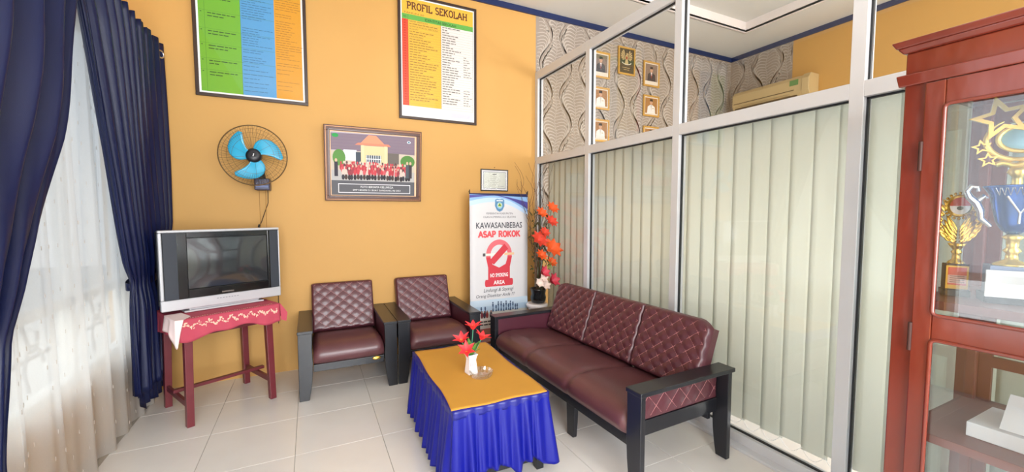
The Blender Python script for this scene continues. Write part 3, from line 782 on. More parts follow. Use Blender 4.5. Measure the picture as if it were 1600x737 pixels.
nk = MB(); nk.tube([FT @ Vector((0, 0.10, 0)), (-0.355, 3.97, 1.80), (-0.35, 4.03, 1.70)], [0.025, 0.028, 0.03], 10)
ob('neck', nk, M['fan_black'], fan)
ob('wall_bracket', MB().box(-0.405, -0.295, 3.99, YB, 1.625, 1.72), mat('bracket_navy', (34, 34, 70), 0.4), fan, bevel=0.006)
ob('speed_plate', MB().box(-0.395, -0.305, 3.986, 3.991, 1.645, 1.662), P((110, 120, 160)), fan)
for x in (-0.405 + 0.03, -0.405 + 0.075): ob('pull_cord', MB().tube([(x, 4.03, 1.63), (x, 4.03, 1.30)], 0.0022, 6), M['cord'], fan)
cbp = [(-0.315, 4.08, 1.66), (-0.32, 4.11, 1.52), (-0.355, 4.13, 1.42), (-0.375, 4.14, 1.36), (-0.40, 4.145, 1.30), (-0.38, 4.15, 1.15), (-0.30, 4.155, 1.0), (-0.262, 4.155, 0.86), (-0.27, 4.155, 0.70), (-0.275, 4.155, 0.45)]
ob('power_cable', MB().tube(cbp, 0.0028, 6), M['cable'], None, label='thin black power cable running down the wall behind the television', cat='cable')
ob('plug_joint', MB().tube([(-0.392, 4.145, 1.335), (-0.40, 4.145, 1.31)], 0.008, 8), M['cable'], bpy.data.objects['power_cable'])

# ================================================================== POSTERS AND PICTURES
def framed(name, label, cat, x0, x1, z0, z1, fw, fmat, lean=0.0, depth=0.02, y=YB, group=None, inner=None):
    t = thing(name, label, cat, ((x0 + x1) / 2, y - 0.002, z0), 0.0, group=group, rx=lean)
    W, Hh = (x1 - x0), (z1 - z0); a = -W / 2; b = W / 2
    f = MB()
    prof = depth
    f.box(a, b, -prof, 0, 0, fw); f.box(a, b, -prof, 0, Hh - fw, Hh); f.box(a, a + fw, -prof, 0, fw, Hh - fw); f.box(b - fw, b, -prof, 0, fw, Hh - fw)
    ob('frame', f, fmat, t, bevel=0.003, local=True)
    fn = lambda u, v, h: (a + fw + u, -prof * 0.5 - h, fw + v)
    F = Flat(fn)
    ob('backing', MB().box(a + fw * 0.6, b - fw * 0.6, -prof * 0.5, -0.001, fw * 0.6, Hh - fw * 0.6), inner or M['paper'], t, local=True)
    return t, F, W - 2 * fw, Hh - 2 * fw
def finish(t, F, W, H_, fw, depth, nm='print', glass=True):
    ob(nm, F.mb, None, t, local=True, recalc=False)
    if glass:
        a = -W / 2; ob('glass', MB().box(a, -a, -depth * 0.5 - 0.004, -depth * 0.5 - 0.0025, fw, fw + H_), M['glass_tint'], t, local=True)

# poster 1 : green, blue and yellow columns
t, F, W, Hh = framed('framed_poster', 'tall framed wall chart with green, blue and orange columns', 'poster', -0.80, 0.015, 2.387, 3.60, 0.026, M['frame_dark'], lean=math.radians(1.0), group='framed school charts')
g, b_, o_ = P((108, 172, 44)), P((82, 152, 204)), P((210, 148, 30))
m0 = 0.014; c1 = m0 + 0.285; c2 = c1 + 0.245
F.rect(m0, c1, m0, Hh - 0.15, g); F.rect(c1, c2, m0, Hh - 0.15, b_); F.rect(c2, W - m0, m0, Hh - 0.15, o_)
dk, gd_, bd_, od_ = P((36, 74, 26)), P((66, 120, 36)), P((44, 96, 130)), P((150, 98, 22))
F.rect(m0 + 0.04, m0 + 0.042, m0, Hh - 0.15, gd_, 0.001); F.rect(c1 - 0.001, c1 + 0.001, m0, Hh - 0.15, gd_, 0.001)
rows = [0.135, 0.225, 0.345, 0.46, 0.60, 0.74, 0.88]
for i, v in enumerate(rows):
    if i < 99:
        F.words(m0 + 0.06, v + 0.035, 0.19, 0.007, dk, seed=i); F.words(m0 + 0.06, v + 0.012, (0.09, 0.08, 0.13, 0.14, 0.11, 0.16, 0.15)[i], 0.007, dk, seed=i + 40)
        F.rect(m0 + 0.012, m0 + 0.022, v + 0.035, v + 0.041, dk, 0.0012)
        F.rect(m0, c2, v + 0.052, v + 0.0535, gd_, 0.001)
r = random.Random(11); v = 0.05
while v < Hh - 0.17:
    if r.random() < 0.85: F.words(c1 + 0.01, v, r.uniform(0.1, 0.225), 0.0042, bd_, seed=int(v * 1e4))
    if r.random() < 0.92: F.words(c2 + 0.01, v + 0.004, r.uniform(0.1, 0.205), 0.0042, od_, seed=int(v * 1e4) + 7)
    v += 0.0195 if v > 0.28 else 0.034
finish(t, F, W, Hh, 0.026, 0.02)

# poster 2 : school profile
t, F, W, Hh = framed('framed_poster', 'tall framed chart headed PROFIL SEKOLAH with red, yellow and white columns', 'poster', 0.812, 1.622, 2.361, 3.555, 0.026, M['frame_dark'], lean=math.radians(0.6), group='framed school charts')
yl, gr, rd, wh, ink = P((224, 178, 60)), P((96, 170, 72)), P((226, 66, 40)), P((222, 214, 202)), P((70, 52, 40))
tp = Hh - 0.012
F.rect(0.012, W - 0.012, 0.012, tp, P((228, 222, 218)))
F.rect(0.012, W - 0.012, tp - 0.155, tp, yl, 0.0010)
F.rect(0.012, W - 0.012, tp - 0.20, tp - 0.15, gr, 0.0012)
base = 0.105
cA, cB = 0.072, 0.40
F.rect(0.012, cA, base, tp - 0.20, rd, 0.001); F.rect(cA, cB, base, tp - 0.20, yl, 0.001)
F.rect(cA - 0.001, cA + 0.001, base, tp - 0.15, ink, 0.0013); F.rect(cB, cB + 0.003, base, tp - 0.20, P((150, 110, 60)), 0.0013)
serif_text(F, 'PROFIL SEKOLAH', 0.06, W - 0.075, tp - 0.098, tp - 0.035, P((88, 34, 18)), t=0.20)
F.text('TAHUN 20', 0.03, tp - 0.136, 0.20, 0.016, P((120, 70, 26)), left=True)
F.text('NO', 0.042, tp - 0.176, 0.03, 0.02, P((28, 70, 26)), h=0.0016)
F.text('IDENTITAS SEKOLAH', 0.40, tp - 0.176, 0.32, 0.026, P((20, 70, 24)), h=0.0016, bold=0.01)
n = 34; dv = (tp - 0.20 - base) / n; r = random.Random(2)
lab = ['NAMA SEKOLAH', 'NOMOR STATISTIK', 'NOMOR POKOK SEKOLAH', 'ALAMAT', 'DESA', 'KECAMATAN', 'KABUPATEN', 'PROVINSI']
for k in range(n):
    v = tp - 0.20 - dv * (k + 0.5)
    F.rect(0.012, W - 0.014, v - dv / 2, v - dv / 2 + 0.0011, P((150, 120, 70)), 0.0013)
    if k < n - 2:
        if k in (0, 2, 3, 6): F.text(lab[k], cA + 0.012, v, 0.015 * len(lab[k]), 0.013, ink, left=True)
        else: F.words(cA + 0.012, v, r.uniform(0.10, 0.29), 0.0075, P((140, 100, 40)), seed=k)
        F.words(cB + 0.014, v, r.uniform(0.06, 0.20), 0.0085, P((104, 98, 92)), seed=k + 90)
        if 10 < k < 20 or k > 24: F.words(cB + 0.24, v, r.uniform(0.04, 0.10), 0.0070, P((120, 114, 108)), seed=k + 60)
        F.rect(0.036, 0.046, v - 0.005, v + 0.005, P((150, 40, 24)), 0.0013)
F.rect(W - 0.016, W - 0.014, base, tp - 0.2, P((120, 150, 140)), 0.0013)
F.rect(cB + 0.1, W - 0.05, 0.03, base - 0.03, P((206, 206, 222)), 0.0013)
finish(t, F, W, Hh, 0.026, 0.02)

# group photograph
t, F, W, Hh = framed('framed_photo', 'group photograph of staff in red before a school, in a carved brown frame', 'picture', 0.130, 1.012, 1.548, 2.232, 0.048, M['frame_wood'], lean=math.radians(5.5), depth=0.03)
fl2 = MB(); a = -0.441 + 0.034; bb_ = -a; zz0, zz1 = 0.034, 0.684 - 0.034
for q in ((a, bb_, zz0, zz0 + 0.010), (a, bb_, zz1 - 0.010, zz1)): fl2.box(q[0], q[1], -0.034, -0.028, q[2], q[3])
for q in ((a, a + 0.010), (bb_ - 0.010, bb_)): fl2.box(q[0], q[1], -0.034, -0.028, zz0, zz1)
ob('inner_bead', fl2, mat('bead_dark', (64, 22, 10), 0.3), t, local=True)
fl3 = MB(); a3 = -0.441 + 0.01
for q in ((a3, -a3, 0.010, 0.016), (a3, -a3, 0.668, 0.674)): fl3.box(q[0], q[1], -0.033, -0.028, q[2], q[3])
for q in ((a3, a3 + 0.006), (-a3 - 0.006, -a3)): fl3.box(q[0], q[1], -0.033, -0.028, 0.010, 0.674)
ob('outer_bead', fl3, mat('frame_bead_brown', (142, 92, 44), 0.35, metal=0.3), t, local=True)
F.rect(0, W, 0, Hh, P((238, 196, 160)))
u0, u1, v0, v1 = 0.008, W - 0.018, 0.006, Hh - 0.010
X = lambda f: u0 + (u1 - u0) * f
Y = lambda f: v0 + (v1 - v0) * (1 - f)     # f measured from the top
F.rect(u0, u1, v0, v1, P((176, 166, 180)), 0.001)
F.poly([(X(0), Y(0.02)), (X(1), Y(0.0)), (X(1), Y(0.30)), (X(0), Y(0.28))], P((128, 112, 126)), 0.0012)       # tiled roof
for k in range(6): F.rect(X(0), X(1), Y(0.05 * k + 0.02), Y(0.05 * k + 0.025), P((120, 102, 124)), 0.0013)
F.rect(X(0), X(1), Y(0.62), Y(0.29), P((196, 184, 168)), 0.0012)
F.rect(X(0.14), X(0.29), Y(0.44), Y(0.27), P((216, 222, 234)), 0.0014)
F.rect(X(0.28), X(0.35), Y(0.5), Y(0.30), P((64, 74, 88)), 0.0014)
F.rect(X(0.64), X(0.80), Y(0.5), Y(0.29), P((104, 96, 92)), 0.0014)
F.rect(X(0.34), X(0.66), Y(0.46), Y(0.19), P((214, 198, 152)), 0.0014)
F.rect(X(0.40), X(0.58), Y(0.46), Y(0.34), P((70, 84, 96)), 0.0016)
for k in range(7): F.rect(X(0.405 + 0.027 * k), X(0.413 + 0.027 * k), Y(0.46), Y(0.34), P((220, 222, 226)), 0.0017)
F.rect(X(0.40), X(0.58), Y(0.41), Y(0.395), P((220, 222, 226)), 0.0017)
for a in (0.345, 0.62): F.rect(X(a), X(a + 0.032), Y(0.47), Y(0.18), P((228, 204, 164)), 0.0018)
F.poly([(X(0.27), Y(0.185)), (X(0.70), Y(0.185)), (X(0.67), Y(0.150)), (X(0.31), Y(0.150))], P((226, 132, 104)), 0.0019)
F.poly([(X(0.34), Y(0.150)), (X(0.62), Y(0.150)), (X(0.52), Y(0.02)), (X(0.43), Y(0.02))], P((232, 146, 112)), 0.0019)
F.ell(X(0.09), Y(0.40), 0.055, 0.075, P((88, 138, 64)), 0.0019); F.ell(X(0.91), Y(0.42), 0.07, 0.06, P((82, 130, 60)), 0.0019)
F.rect(X(0), X(1), Y(0.78), Y(0.60), P((178, 176, 176)), 0.0018)
F.ell(X(0.05), Y(0.055), 0.028, 0.018, P((40, 150, 74)), 0.002); F.ell(X(0.925), Y(0.09), 0.018, 0.012, P((224, 236, 244)), 0.002); F.ell(X(0.925), Y(0.09), 0.01, 0.008, P((50, 100, 130)), 0.0021)
r = random.Random(9)
for row, (fy, cnt, c0) in enumerate(((0.475, 27, 0.11), (0.52, 26, 0.12), (0.56, 24, 0.13))):
    for k in range(cnt):
        f = c0 + (0.80 * k) / (cnt - 1) + r.uniform(-.006, .006); dy = 0.02 * abs(f - 0.5) + r.uniform(-0.01, 0.01); hh = 0.0020 + row * 0.0004
        F.ell(X(f), Y(fy + 0.07 + dy), 0.013, 0.030, P(r.choice([(196, 62, 72), (178, 54, 64), (206, 92, 98), (214, 190, 180), (150, 60, 70), (110, 56, 66)])), hh, 10)
        F.ell(X(f), Y(fy + dy), 0.0085, 0.013, P(r.choice([(200, 70, 80), (186, 60, 70), (206, 164, 142), (220, 196, 182), (90, 60, 60)])), hh + 0.0001, 8)
        if row == 2: F.ell(X(f), Y(fy + 0.145 + dy), 0.014, 0.026, P(r.choice([(44, 38, 44), (70, 54, 50), (52, 50, 60)])), hh + 0.00015, 8)
for f, c in ((0.055, (52, 48, 60)), (0.945, (60, 50, 56)), (0.905, (74, 84, 92))):
    F.rect(X(f - 0.02), X(f + 0.02), Y(0.70), Y(0.47), P(c), 0.0034); F.ell(X(f), Y(0.445), 0.011, 0.016, P((214, 174, 150)), 0.0034, 10)
F.rect(X(0), X(1), Y(1.0), Y(0.765), P((92, 92, 98)), 0.0036)
bx0, bx1, by0, by1 = X(0.075), X(0.945), Y(0.965), Y(0.815)
for q in ((bx0, bx1, by0, by0 + 0.006), (bx0, bx1, by1 - 0.006, by1), (bx0, bx0 + 0.006, by0, by1), (bx1 - 0.006, bx1, by0, by1)): F.rect(*q, P((232, 232, 236)), 0.0039)
F.text('FOTO BERSAMA KELUARGA', X(0.53), Y(0.863), 0.30, 0.020, P((238, 238, 240)), 0.0040)
F.text('SMP NEGERI 51 BUAY SANDANG AJI 2021', X(0.53), Y(0.920), 0.44, 0.020, P((238, 238, 240)), 0.0040)
ob('print', F.mb, None, t, local=True, recalc=False)

# certificate
t, F, W, Hh = framed('framed_certificate', 'small framed certificate on a nail above the white banner', 'certificate', 1.668, 1.996, 1.668, 1.905, 0.011, M['frame_black'], depth=0.014, lean=math.radians(1.5))
F.rect(0.0, W, 0, Hh, P((224, 222, 224))); F.rect(0.018, W - 0.018, 0.016, Hh - 0.016, P((150, 156, 166)), 0.001)
F.rect(0.024, W - 0.024, 0.022, Hh - 0.022, P((208, 210, 200)), 0.0012)
F.rect(W / 2 - 0.025, W / 2 + 0.025, Hh - 0.048, Hh - 0.040, P((90, 90, 90)), 0.0014)
for k, ww in enumerate((0.04, 0.10, 0.17, 0.12, 0.14)): F.words(W / 2 - ww / 2, Hh - 0.07 - 0.022 * k, ww, 0.003, P((150, 150, 148)), 0.0014, seed=k)
F.words(W - 0.11, 0.04, 0.07, 0.003, P((140, 140, 160)), 0.0014, seed=3)
finish(t, F, W, Hh, 0.011, 0.014)
ob('nail', MB().lathe([(0.004, 0), (0.004, 0.012)], 8, (1.832, YB - 0.006, 1.925), T=Matrix.Rotation(PI / 2, 4, 'X')), M['cable'], None, label='small nail above the framed certificate', cat='nail')

# office portraits on the wallpaper
def portrait(x0, x1, z0, z1, label, kind):
    t, F, W, Hh = framed('portrait_frame' if kind != 'eagle' else 'emblem_frame', label, 'portrait' if kind != 'eagle' else 'emblem', x0, x1, z0, z1, 0.022, M['frame_gold'], depth=0.02, y=YB - 0.004, group='gold framed portraits on the wallpaper' if kind != 'eagle' else None)
    if kind == 'eagle':
        F.rect(0, W, 0, Hh, P((66, 58, 44))); gm = P((206, 180, 128))
        cx = W / 2; cy = Hh * 0.62
        for s in (-1, 1):
            for k in range(6):
                a = math.radians(70 - 26 * k * 0.8); L = 0.085 - 0.004 * k
                F.poly([(cx + s * 0.018, cy + 0.02 - 0.006 * k), (cx + s * (0.018 + L * math.cos(a)), cy + 0.02 + L * math.sin(a)), (cx + s * (0.018 + L * math.cos(a - 0.2)), cy + 0.02 + L * math.sin(a - 0.2) - 0.004)], gm, 0.001 + 0.0001 * k)
        F.ell(cx, cy + 0.005, 0.022, 0.034, gm, 0.0018); F.ell(cx + 0.006, cy + 0.05, 0.012, 0.014, gm, 0.0018)
        F.poly([(cx - 0.02, cy - 0.025), (cx + 0.02, cy - 0.025), (cx + 0.03, cy - 0.075), (cx - 0.03, cy - 0.075)], gm, 0.0017)
        F.poly([(cx - 0.014, cy + 0.02), (cx + 0.014, cy + 0.02), (cx + 0.014, cy - 0.008), (cx, cy - 0.02), (cx - 0.014, cy - 0.008)], P((150, 44, 34)), 0.002)
        F.ring(cx, cy - 0.035, 0.075, 0.09, 0.55, P((232, 226, 206)), 0.0021, a0=PI * 1.15, a1=PI * 1.85)
        F.words(W * 0.2, Hh * 0.22, W * 0.6, 0.006, gm, seed=1); F.words(W * 0.3, Hh * 0.14, W * 0.4, 0.005, gm, seed=2)
    else:
        bg = {'suit': (132, 112, 100), 'white': (166, 116, 66)}[kind]
        F.rect(0, W, 0, Hh, P((232, 222, 206))); F.rect(0.012, W - 0.012, 0.05 if kind == 'suit' else 0.02, Hh - 0.012, P(bg), 0.001)
        cx = W / 2; z = 0.05 if kind == 'suit' else 0.02
        body = (44, 44, 54) if kind == 'suit' else (236, 232, 226)
        F.poly([(cx - 0.072, z), (cx + 0.072, z), (cx + 0.062, z + 0.085), (cx + 0.02, z + 0.11), (cx - 0.02, z + 0.11), (cx - 0.062, z + 0.085)], P(body), 0.0012)
        F.poly([(cx - 0.014, z + 0.11), (cx + 0.014, z + 0.11), (cx, z + 0.03)], P((240, 238, 234) if kind == 'suit' else (206, 200, 192)), 0.0014)
        if kind == 'suit': F.poly([(cx - 0.004, z + 0.10), (cx + 0.004, z + 0.10), (cx + 0.006, z + 0.045), (cx, z + 0.035), (cx - 0.006, z + 0.045)], P((150, 36, 40)), 0.0015)
        else: F.rect(cx + 0.02, cx + 0.045, z + 0.062, z + 0.070, P((176, 140, 60)), 0.0014)
        F.rect(cx - 0.011, cx + 0.011, z + 0.10, z + 0.125, P((196, 148, 120)), 0.0013)
        F.ell(cx, z + 0.146, 0.024, 0.031, P((206, 158, 128)), 0.0014)
        F.poly([(cx - 0.027, z + 0.155), (cx + 0.027, z + 0.155), (cx + 0.022, z + 0.185), (cx - 0.022, z + 0.185)], P((30, 26, 26)), 0.0016)
        for s in (-1, 1): F.ell(cx + s * 0.009, z + 0.149, 0.0028, 0.0016, P((40, 30, 28)), 0.0018, 8)
        F.rect(cx - 0.006, cx + 0.006, z + 0.129, z + 0.131, P((160, 90, 80)), 0.0018)
    finish(t, F, W, Hh, 0.022, 0.02)
portrait(3.125, 3.40, 3.085, 3.40, 'gold framed portrait of a person in dark suit, left column top', 'suit')
portrait(3.13, 3.40, 2.705, 2.975, 'gold framed portrait of a person in white uniform, left column middle', 'white')
portrait(3.13, 3.405, 2.31, 2.585, 'gold framed portrait of a person in white uniform, left column bottom', 'white')
portrait(3.532, 3.808, 3.18, 3.525, 'gold framed dark emblem of a spread-winged bird with shield between the portrait columns', 'eagle')
portrait(3.955, 4.235, 3.087, 3.41, 'gold framed portrait of a person in dark suit, right column top', 'suit')
portrait(3.962, 4.242, 2.70, 2.975, 'gold framed portrait of a person in white uniform, right column middle', 'white')
portrait(3.968, 4.245, 2.30, 2.572, 'gold framed portrait of a person in white uniform, right column bottom', 'white')

# air conditioner on the office wall
ac = thing('air_conditioner', 'cream wall air conditioner with green label on the office wall', 'air conditioner', (XR, 3.5, 2.84))
ob('housing', MB().prism([(XR, 3.13), (XR - 0.16, 3.13), (XR - 0.20, 3.08), (XR - 0.20, 2.93), (XR - 0.14, 2.84), (XR, 2.84)], 0.93, 'y', 3.06), M['ac'], ac, bevel=0.01)
ob('side_cap', MB().prism([(XR, 3.14), (XR - 0.165, 3.14), (XR - 0.21, 3.08), (XR - 0.21, 2.93), (XR - 0.145, 2.83), (XR, 2.83)], 0.09, 'y', 2.97), M['ac'], ac, bevel=0.008)
ob('slot_line', MB().box(XR - 0.206, XR - 0.199, 3.15, 3.96, 2.958, 2.966), M['ac_dark'], ac)
ob('air_outlet', MB().box(XR - 0.19, XR - 0.15, 3.12, 3.95, 2.86, 2.90), M['ac_dark'], ac)
ob('louvre', MB().box(XR - 0.212, XR - 0.17, 3.2, 3.9, 2.905, 2.912), M['ac'], ac)
ob('energy_label', MB().box(XR - 0.206, XR - 0.199, 3.10, 3.20, 3.02, 3.085), P((98, 140, 84)), ac, label='green energy label')

# ================================================================== BANNER
bn = thing('banner_stand', 'white no smoking banner on an X stand in the corner', 'banner', (1.775, 3.93, 0.0))
BX0, BX1, BZ0, BZ1, BY = 1.443, 2.106, 0.19, 1.63, 3.90
ob('banner_sheet', MB().grid(lambda u, v: (BX0 + (BX1 - BX0) * u, BY, BZ0 + (BZ1 - BZ0) * v), 10, 10), P((214, 212, 214)), bn, solid=0.001)
def bfn(u, v, h): # u,v here are photo-derived metres: u from left, v height above floor
    uu = (u) / (BX1 - BX0); vv = (v - BZ0) / (BZ1 - BZ0)
    return (BX0 + u, BY - 0.001 - h, v)
F = Flat(bfn); BW = BX1 - BX0
PX = lambda x: (x - 733.5) * 0.0073
PZ = lambda y: 1.63 - (y - 302) * 0.00664
# sky wave at the top
def wave(f0, f1, m, h):
    n = 24; vs = []; fs = []
    for k in range(n + 1):
        t = k / n; vs += [bfn(BW * t, f0(t), h), bfn(BW * t, f1(t), h)]
    for k in range(n): fs.append((2 * k, 2 * k + 1, 2 * k + 3, 2 * k + 2))
    F.mb.add(vs, fs, m)
wave(lambda t: 1.63, lambda t: 1.50 + 0.05 * math.sin(t * 3.4) - 0.09 * t ** 3, P((188, 212, 240)), 0.0006)
wave(lambda t: 1.63, lambda t: 1.55 + 0.05 * math.sin(t * 3.0) - 0.13 * t ** 3, P((140, 180, 226)), 0.0008)
wave(lambda t: 1.612 - 0.15 * max(0, t - 0.45) ** 1.3, lambda t: 1.582 + 0.028 * math.sin(t * 3.0) - 0.25 * max(0, t - 0.4) ** 1.5, P((78, 74, 150)), 0.0010)
wave(lambda t: 1.63, lambda t: 1.618 - 0.02 * t, P((34, 38, 84)), 0.0012)
# regency emblem
ex, ez = PX(779), PZ(320)
F.poly([(ex - 0.052, ez + 0.055), (ex - 0.03, ez + 0.066), (ex, ez + 0.06), (ex + 0.03, ez + 0.066), (ex + 0.052, ez + 0.055), (ex + 0.054, ez - 0.01), (ex + 0.03, ez - 0.055), (ex, ez - 0.070), (ex - 0.03, ez - 0.055), (ex - 0.054, ez - 0.01)], P((96, 140, 180)), 0.0016)
F.rect(ex - 0.036, ex + 0.036, ez + 0.040, ez + 0.052, P((222, 226, 232)), 0.0018)
F.ell(ex, ez - 0.004, 0.034, 0.038, P((142, 190, 216)), 0.0018); F.ring(ex, ez - 0.004, 0.034, 0.038, 1.1, P((60, 100, 120)), 0.0019)
F.ell(ex, ez, 0.022, 0.020, P((228, 220, 110)), 0.0020); F.poly([(ex - 0.020, ez - 0.01), (ex + 0.02, ez - 0.01), (ex, ez + 0.022)], P((70, 130, 80)), 0.0022)
F.text('PEMERINTAH KABUPATEN', PX(779), PZ(333), 0.30, 0.020, P((90, 90, 96)), 0.0012)
F.text('OGAN KOMERING ULU SELATAN', PX(779), PZ(338.5), 0.37, 0.020, P((90, 90, 96)), 0.0012)
F.text('KAWASANBEBAS', PX(779), PZ(351.5), 0.525, 0.062, P((62, 62, 72)), 0.0012, bold=0.012)
serif_text(F, 'ASAP ROKOK', PX(746), PX(812), PZ(369.5), PZ(361), P((222, 84, 90)), t=0.30)
# no smoking symbol
red = P((206, 62, 74)); red2 = P((222, 110, 118))
cx, cz = PX(778), PZ(398)
F.ring(cx, cz, 0.098, 0.148, 1.08, red2, 0.0012, a0=-0.25, a1=PI + 0.25)
F.poly([(cx - 0.150, cz - 0.02), (cx - 0.10, cz - 0.02), (cx - 0.075, cz - 0.10), (cx, cz - 0.135), (cx + 0.075, cz - 0.10), (cx + 0.10, cz - 0.02), (cx + 0.150, cz - 0.02), (cx + 0.125, cz - 0.13), (cx + 0.125, cz - 0.26), (cx - 0.125, cz - 0.26), (cx - 0.125, cz - 0.13)], red, 0.0013)
F.poly([(cx - 0.115, cz - 0.06), (cx - 0.06, cz - 0.10), (cx + 0.105, cz + 0.06), (cx + 0.06, cz + 0.115)], red, 0.0020)
F.rect(cx - 0.185, cx + 0.175, cz - 0.006, cz + 0.018, P((232, 230, 220)), 0.0017); F.rect(cx + 0.06, cx + 0.175, cz - 0.006, cz + 0.018, P((226, 190, 150)), 0.0018); F.rect(cx - 0.185, cx - 0.155, cz - 0.010, cz + 0.022, P((84, 78, 84)), 0.0018)
F.text('NO SMOKING', cx, cz - 0.213, 0.205, 0.042, P((244, 240, 240)), 0.0024, bold=0.02)
F.rect(cx - 0.150, cx + 0.150, cz - 0.330, cz - 0.255, red, 0.0014); F.ell(cx - 0.150, cz - 0.292, 0.012, 0.037, red, 0.0014); F.ell(cx + 0.150, cz - 0.292, 0.012, 0.037, red, 0.0014)
F.text('AREA', cx, cz - 0.290, 0.13, 0.042, P((244, 240, 240)), 0.0024, bold=0.02)
F.text('Lindungi & Sayangi', PX(777.5), PZ(454), 0.345, 0.050, P((56, 56, 64)), 0.0012, shear=0.25)
F.text('Orang Disekitar Anda !!!', PX(772.5), PZ(462.5), 0.44, 0.044, P((56, 56, 64)), 0.0012, shear=0.25)
F.rect(0, BW, 0.31, PZ(468), P((196, 214, 230)), 0.0006); F.rect(0, BW, 0.335, PZ(478), P((176, 200, 222)), 0.0008); F.rect(0, BW, 0.31, 0.40, P((196, 196, 190)), 0.0010)
r = random.Random(4); sil = P((66, 86, 118))
for k, x in enumerate((768, 773, 776.5, 781, 785, 789, 793, 796, 800, 804, 807, 750, 756)):
    u = PX(x); hgt = r.choice([0.10, 0.08, 0.065]) if k < 9 else 0.06; z = 0.40 - r.uniform(0, .01)
    F.poly([(u - 0.010, z), (u - 0.002, z + hgt * .4), (u - 0.011, z + hgt * 0.8), (u + 0.011, z + hgt * 0.8), (u + 0.004, z + hgt * .4), (u + 0.012, z)], sil, 0.0014); F.ell(u, z + hgt * 0.93, 0.008, 0.011, sil, 0.0014, 10)
for k, (x, c) in enumerate(((751, (120, 50, 60)), (755, (60, 56, 70)), (759, (140, 60, 60)), (765, (90, 86, 92)))): F.ell(PX(x), 0.37, 0.016, 0.035, P(c), 0.0016, 10); F.ell(PX(x), 0.405, 0.009, 0.012, P((140, 100, 84)), 0.0017, 8)
F.rect(0, BW, 0.222, 0.335, P((226, 220, 216)), 0.0012); F.words(0.10, 0.30, 0.46, 0.016, P((84, 78, 80)), 0.0016, seed=5); F.words(0.10, 0.268, 0.44, 0.014, P((84, 78, 80)), 0.0016, seed=6)
F.rect(0, BW, 0.19, 0.226, P((190, 44, 66)), 0.0014)
ob('banner_print', F.mb, None, bn, recalc=False)
for x0, x1 in ((BX0, BX1), (BX1, BX0)):
    ob('stand_pole', MB().tube([(x0, BY + 0.012, BZ1 + 0.02), ((x0 + x1) / 2, BY + 0.08, 0.80), ((x0 + x1) / 2 + (x1 - x0) * 0.28, BY + 0.10, 0.30), ((x0 + x1) / 2 + (x1 - x0) * 0.36, BY + 0.03, 0.005)], 0.006, 8), M['cable'], bn)
for x in (BX0, BX1): ob('corner_hook', MB().tube([(x, BY, BZ1 - 0.01), (x, BY - 0.004, BZ1 + 0.035)], 0.005, 6), M['cable'], bn)

# ================================================================== SEATING
def quilt(u, v, w, h):
    a = u / w + v / h; b = u / w - v / h
    da = abs(a - round(a)) * 2; db = abs(b - round(b)) * 2
    return (da * db) ** 0.38
def cushion(W, Hh, T, place, dw, dh, amp=0.011, nu=None, nv=None, rad=0.035, back=0.05, radu=0.012):
    """quilted pad: W x Hh, puffed front; place(u, v, n) -> point, n outwards"""
    nu = nu or int(W / 0.008); nv = nv or int(Hh / 0.008)
    mb = MB()
    def hgt(u, v):
        d = min(u, W - u, v, Hh - v); du = min(u, W - u); dv_ = min(v, Hh - v)
        q1 = 1.0 if du > radu else math.sqrt(max(0, 1 - (1 - du / radu) ** 2)); q2 = 1.0 if dv_ > rad else math.sqrt(max(0, 1 - (1 - dv_ / rad) ** 2))
        e = min(q1, q2)
        return T * e + amp * quilt(u - W / 2, v, dw, dh) * min(1, d / 0.02)
    def f(a, b):
        # denser at the rims
        g = lambda t: 0.5 - 0.5 * math.cos(PI * t) if False else t
        u, v = W * g(a), Hh * g(b); return place(u, v, hgt(u, v))
    mb.grid(f, nu, nv)
    # sides and back
    ring = [(0, 0), (W, 0), (W, Hh), (0, Hh)]
    n0 = len(ring)
    mb.add([place(u, v, 0) for u, v in ring] + [place(u, v, -back) for u, v in ring], [(0, 1, 5, 4), (1, 2, 6, 5), (2, 3, 7, 6), (3, 0, 4, 7), (4, 5, 6, 7)])
    st = MB()
    def line(p, q):
        n = max(2, int(math.hypot(q[0] - p[0], q[1] - p[1]) / 0.012)); pts = []
        for k in range(n + 1):
            u = p[0] + (q[0] - p[0]) * k / n; v = p[1] + (q[1] - p[1]) * k / n; pts.append(place(u, v, hgt(u, v) + 0.0022))
        st.tube(pts, 0.0014, 4, cap=False)
    m_ = 0.02
    for sgn in (1, -1):
        K = int(W / dw / 2 + Hh / dh) + 3
        for k in range(-K, K + 1):
            # u/w + sgn v/h = k  ->  u = W/2 + w (k - sgn v/h)
            pts = []
            for v in (m_, Hh - m_): pts.append((W / 2 + dw * (k - sgn * v / dh), v))
            (ua, va), (ub, vb) = pts
            lo, hi = m_, W - m_
            if (ua < lo and ub < lo) or (ua > hi and ub > hi): continue
            def cl(u, v, u2, v2):
                if u < lo: t = (lo - u) / (u2 - u); return (lo, v + (v2 - v) * t)
                if u > hi: t = (hi - u) / (u2 - u); return (hi, v + (v2 - v) * t)
                return (u, v)
            line(cl(ua, va, ub, vb), cl(ub, vb, ua, va))
    return mb, st

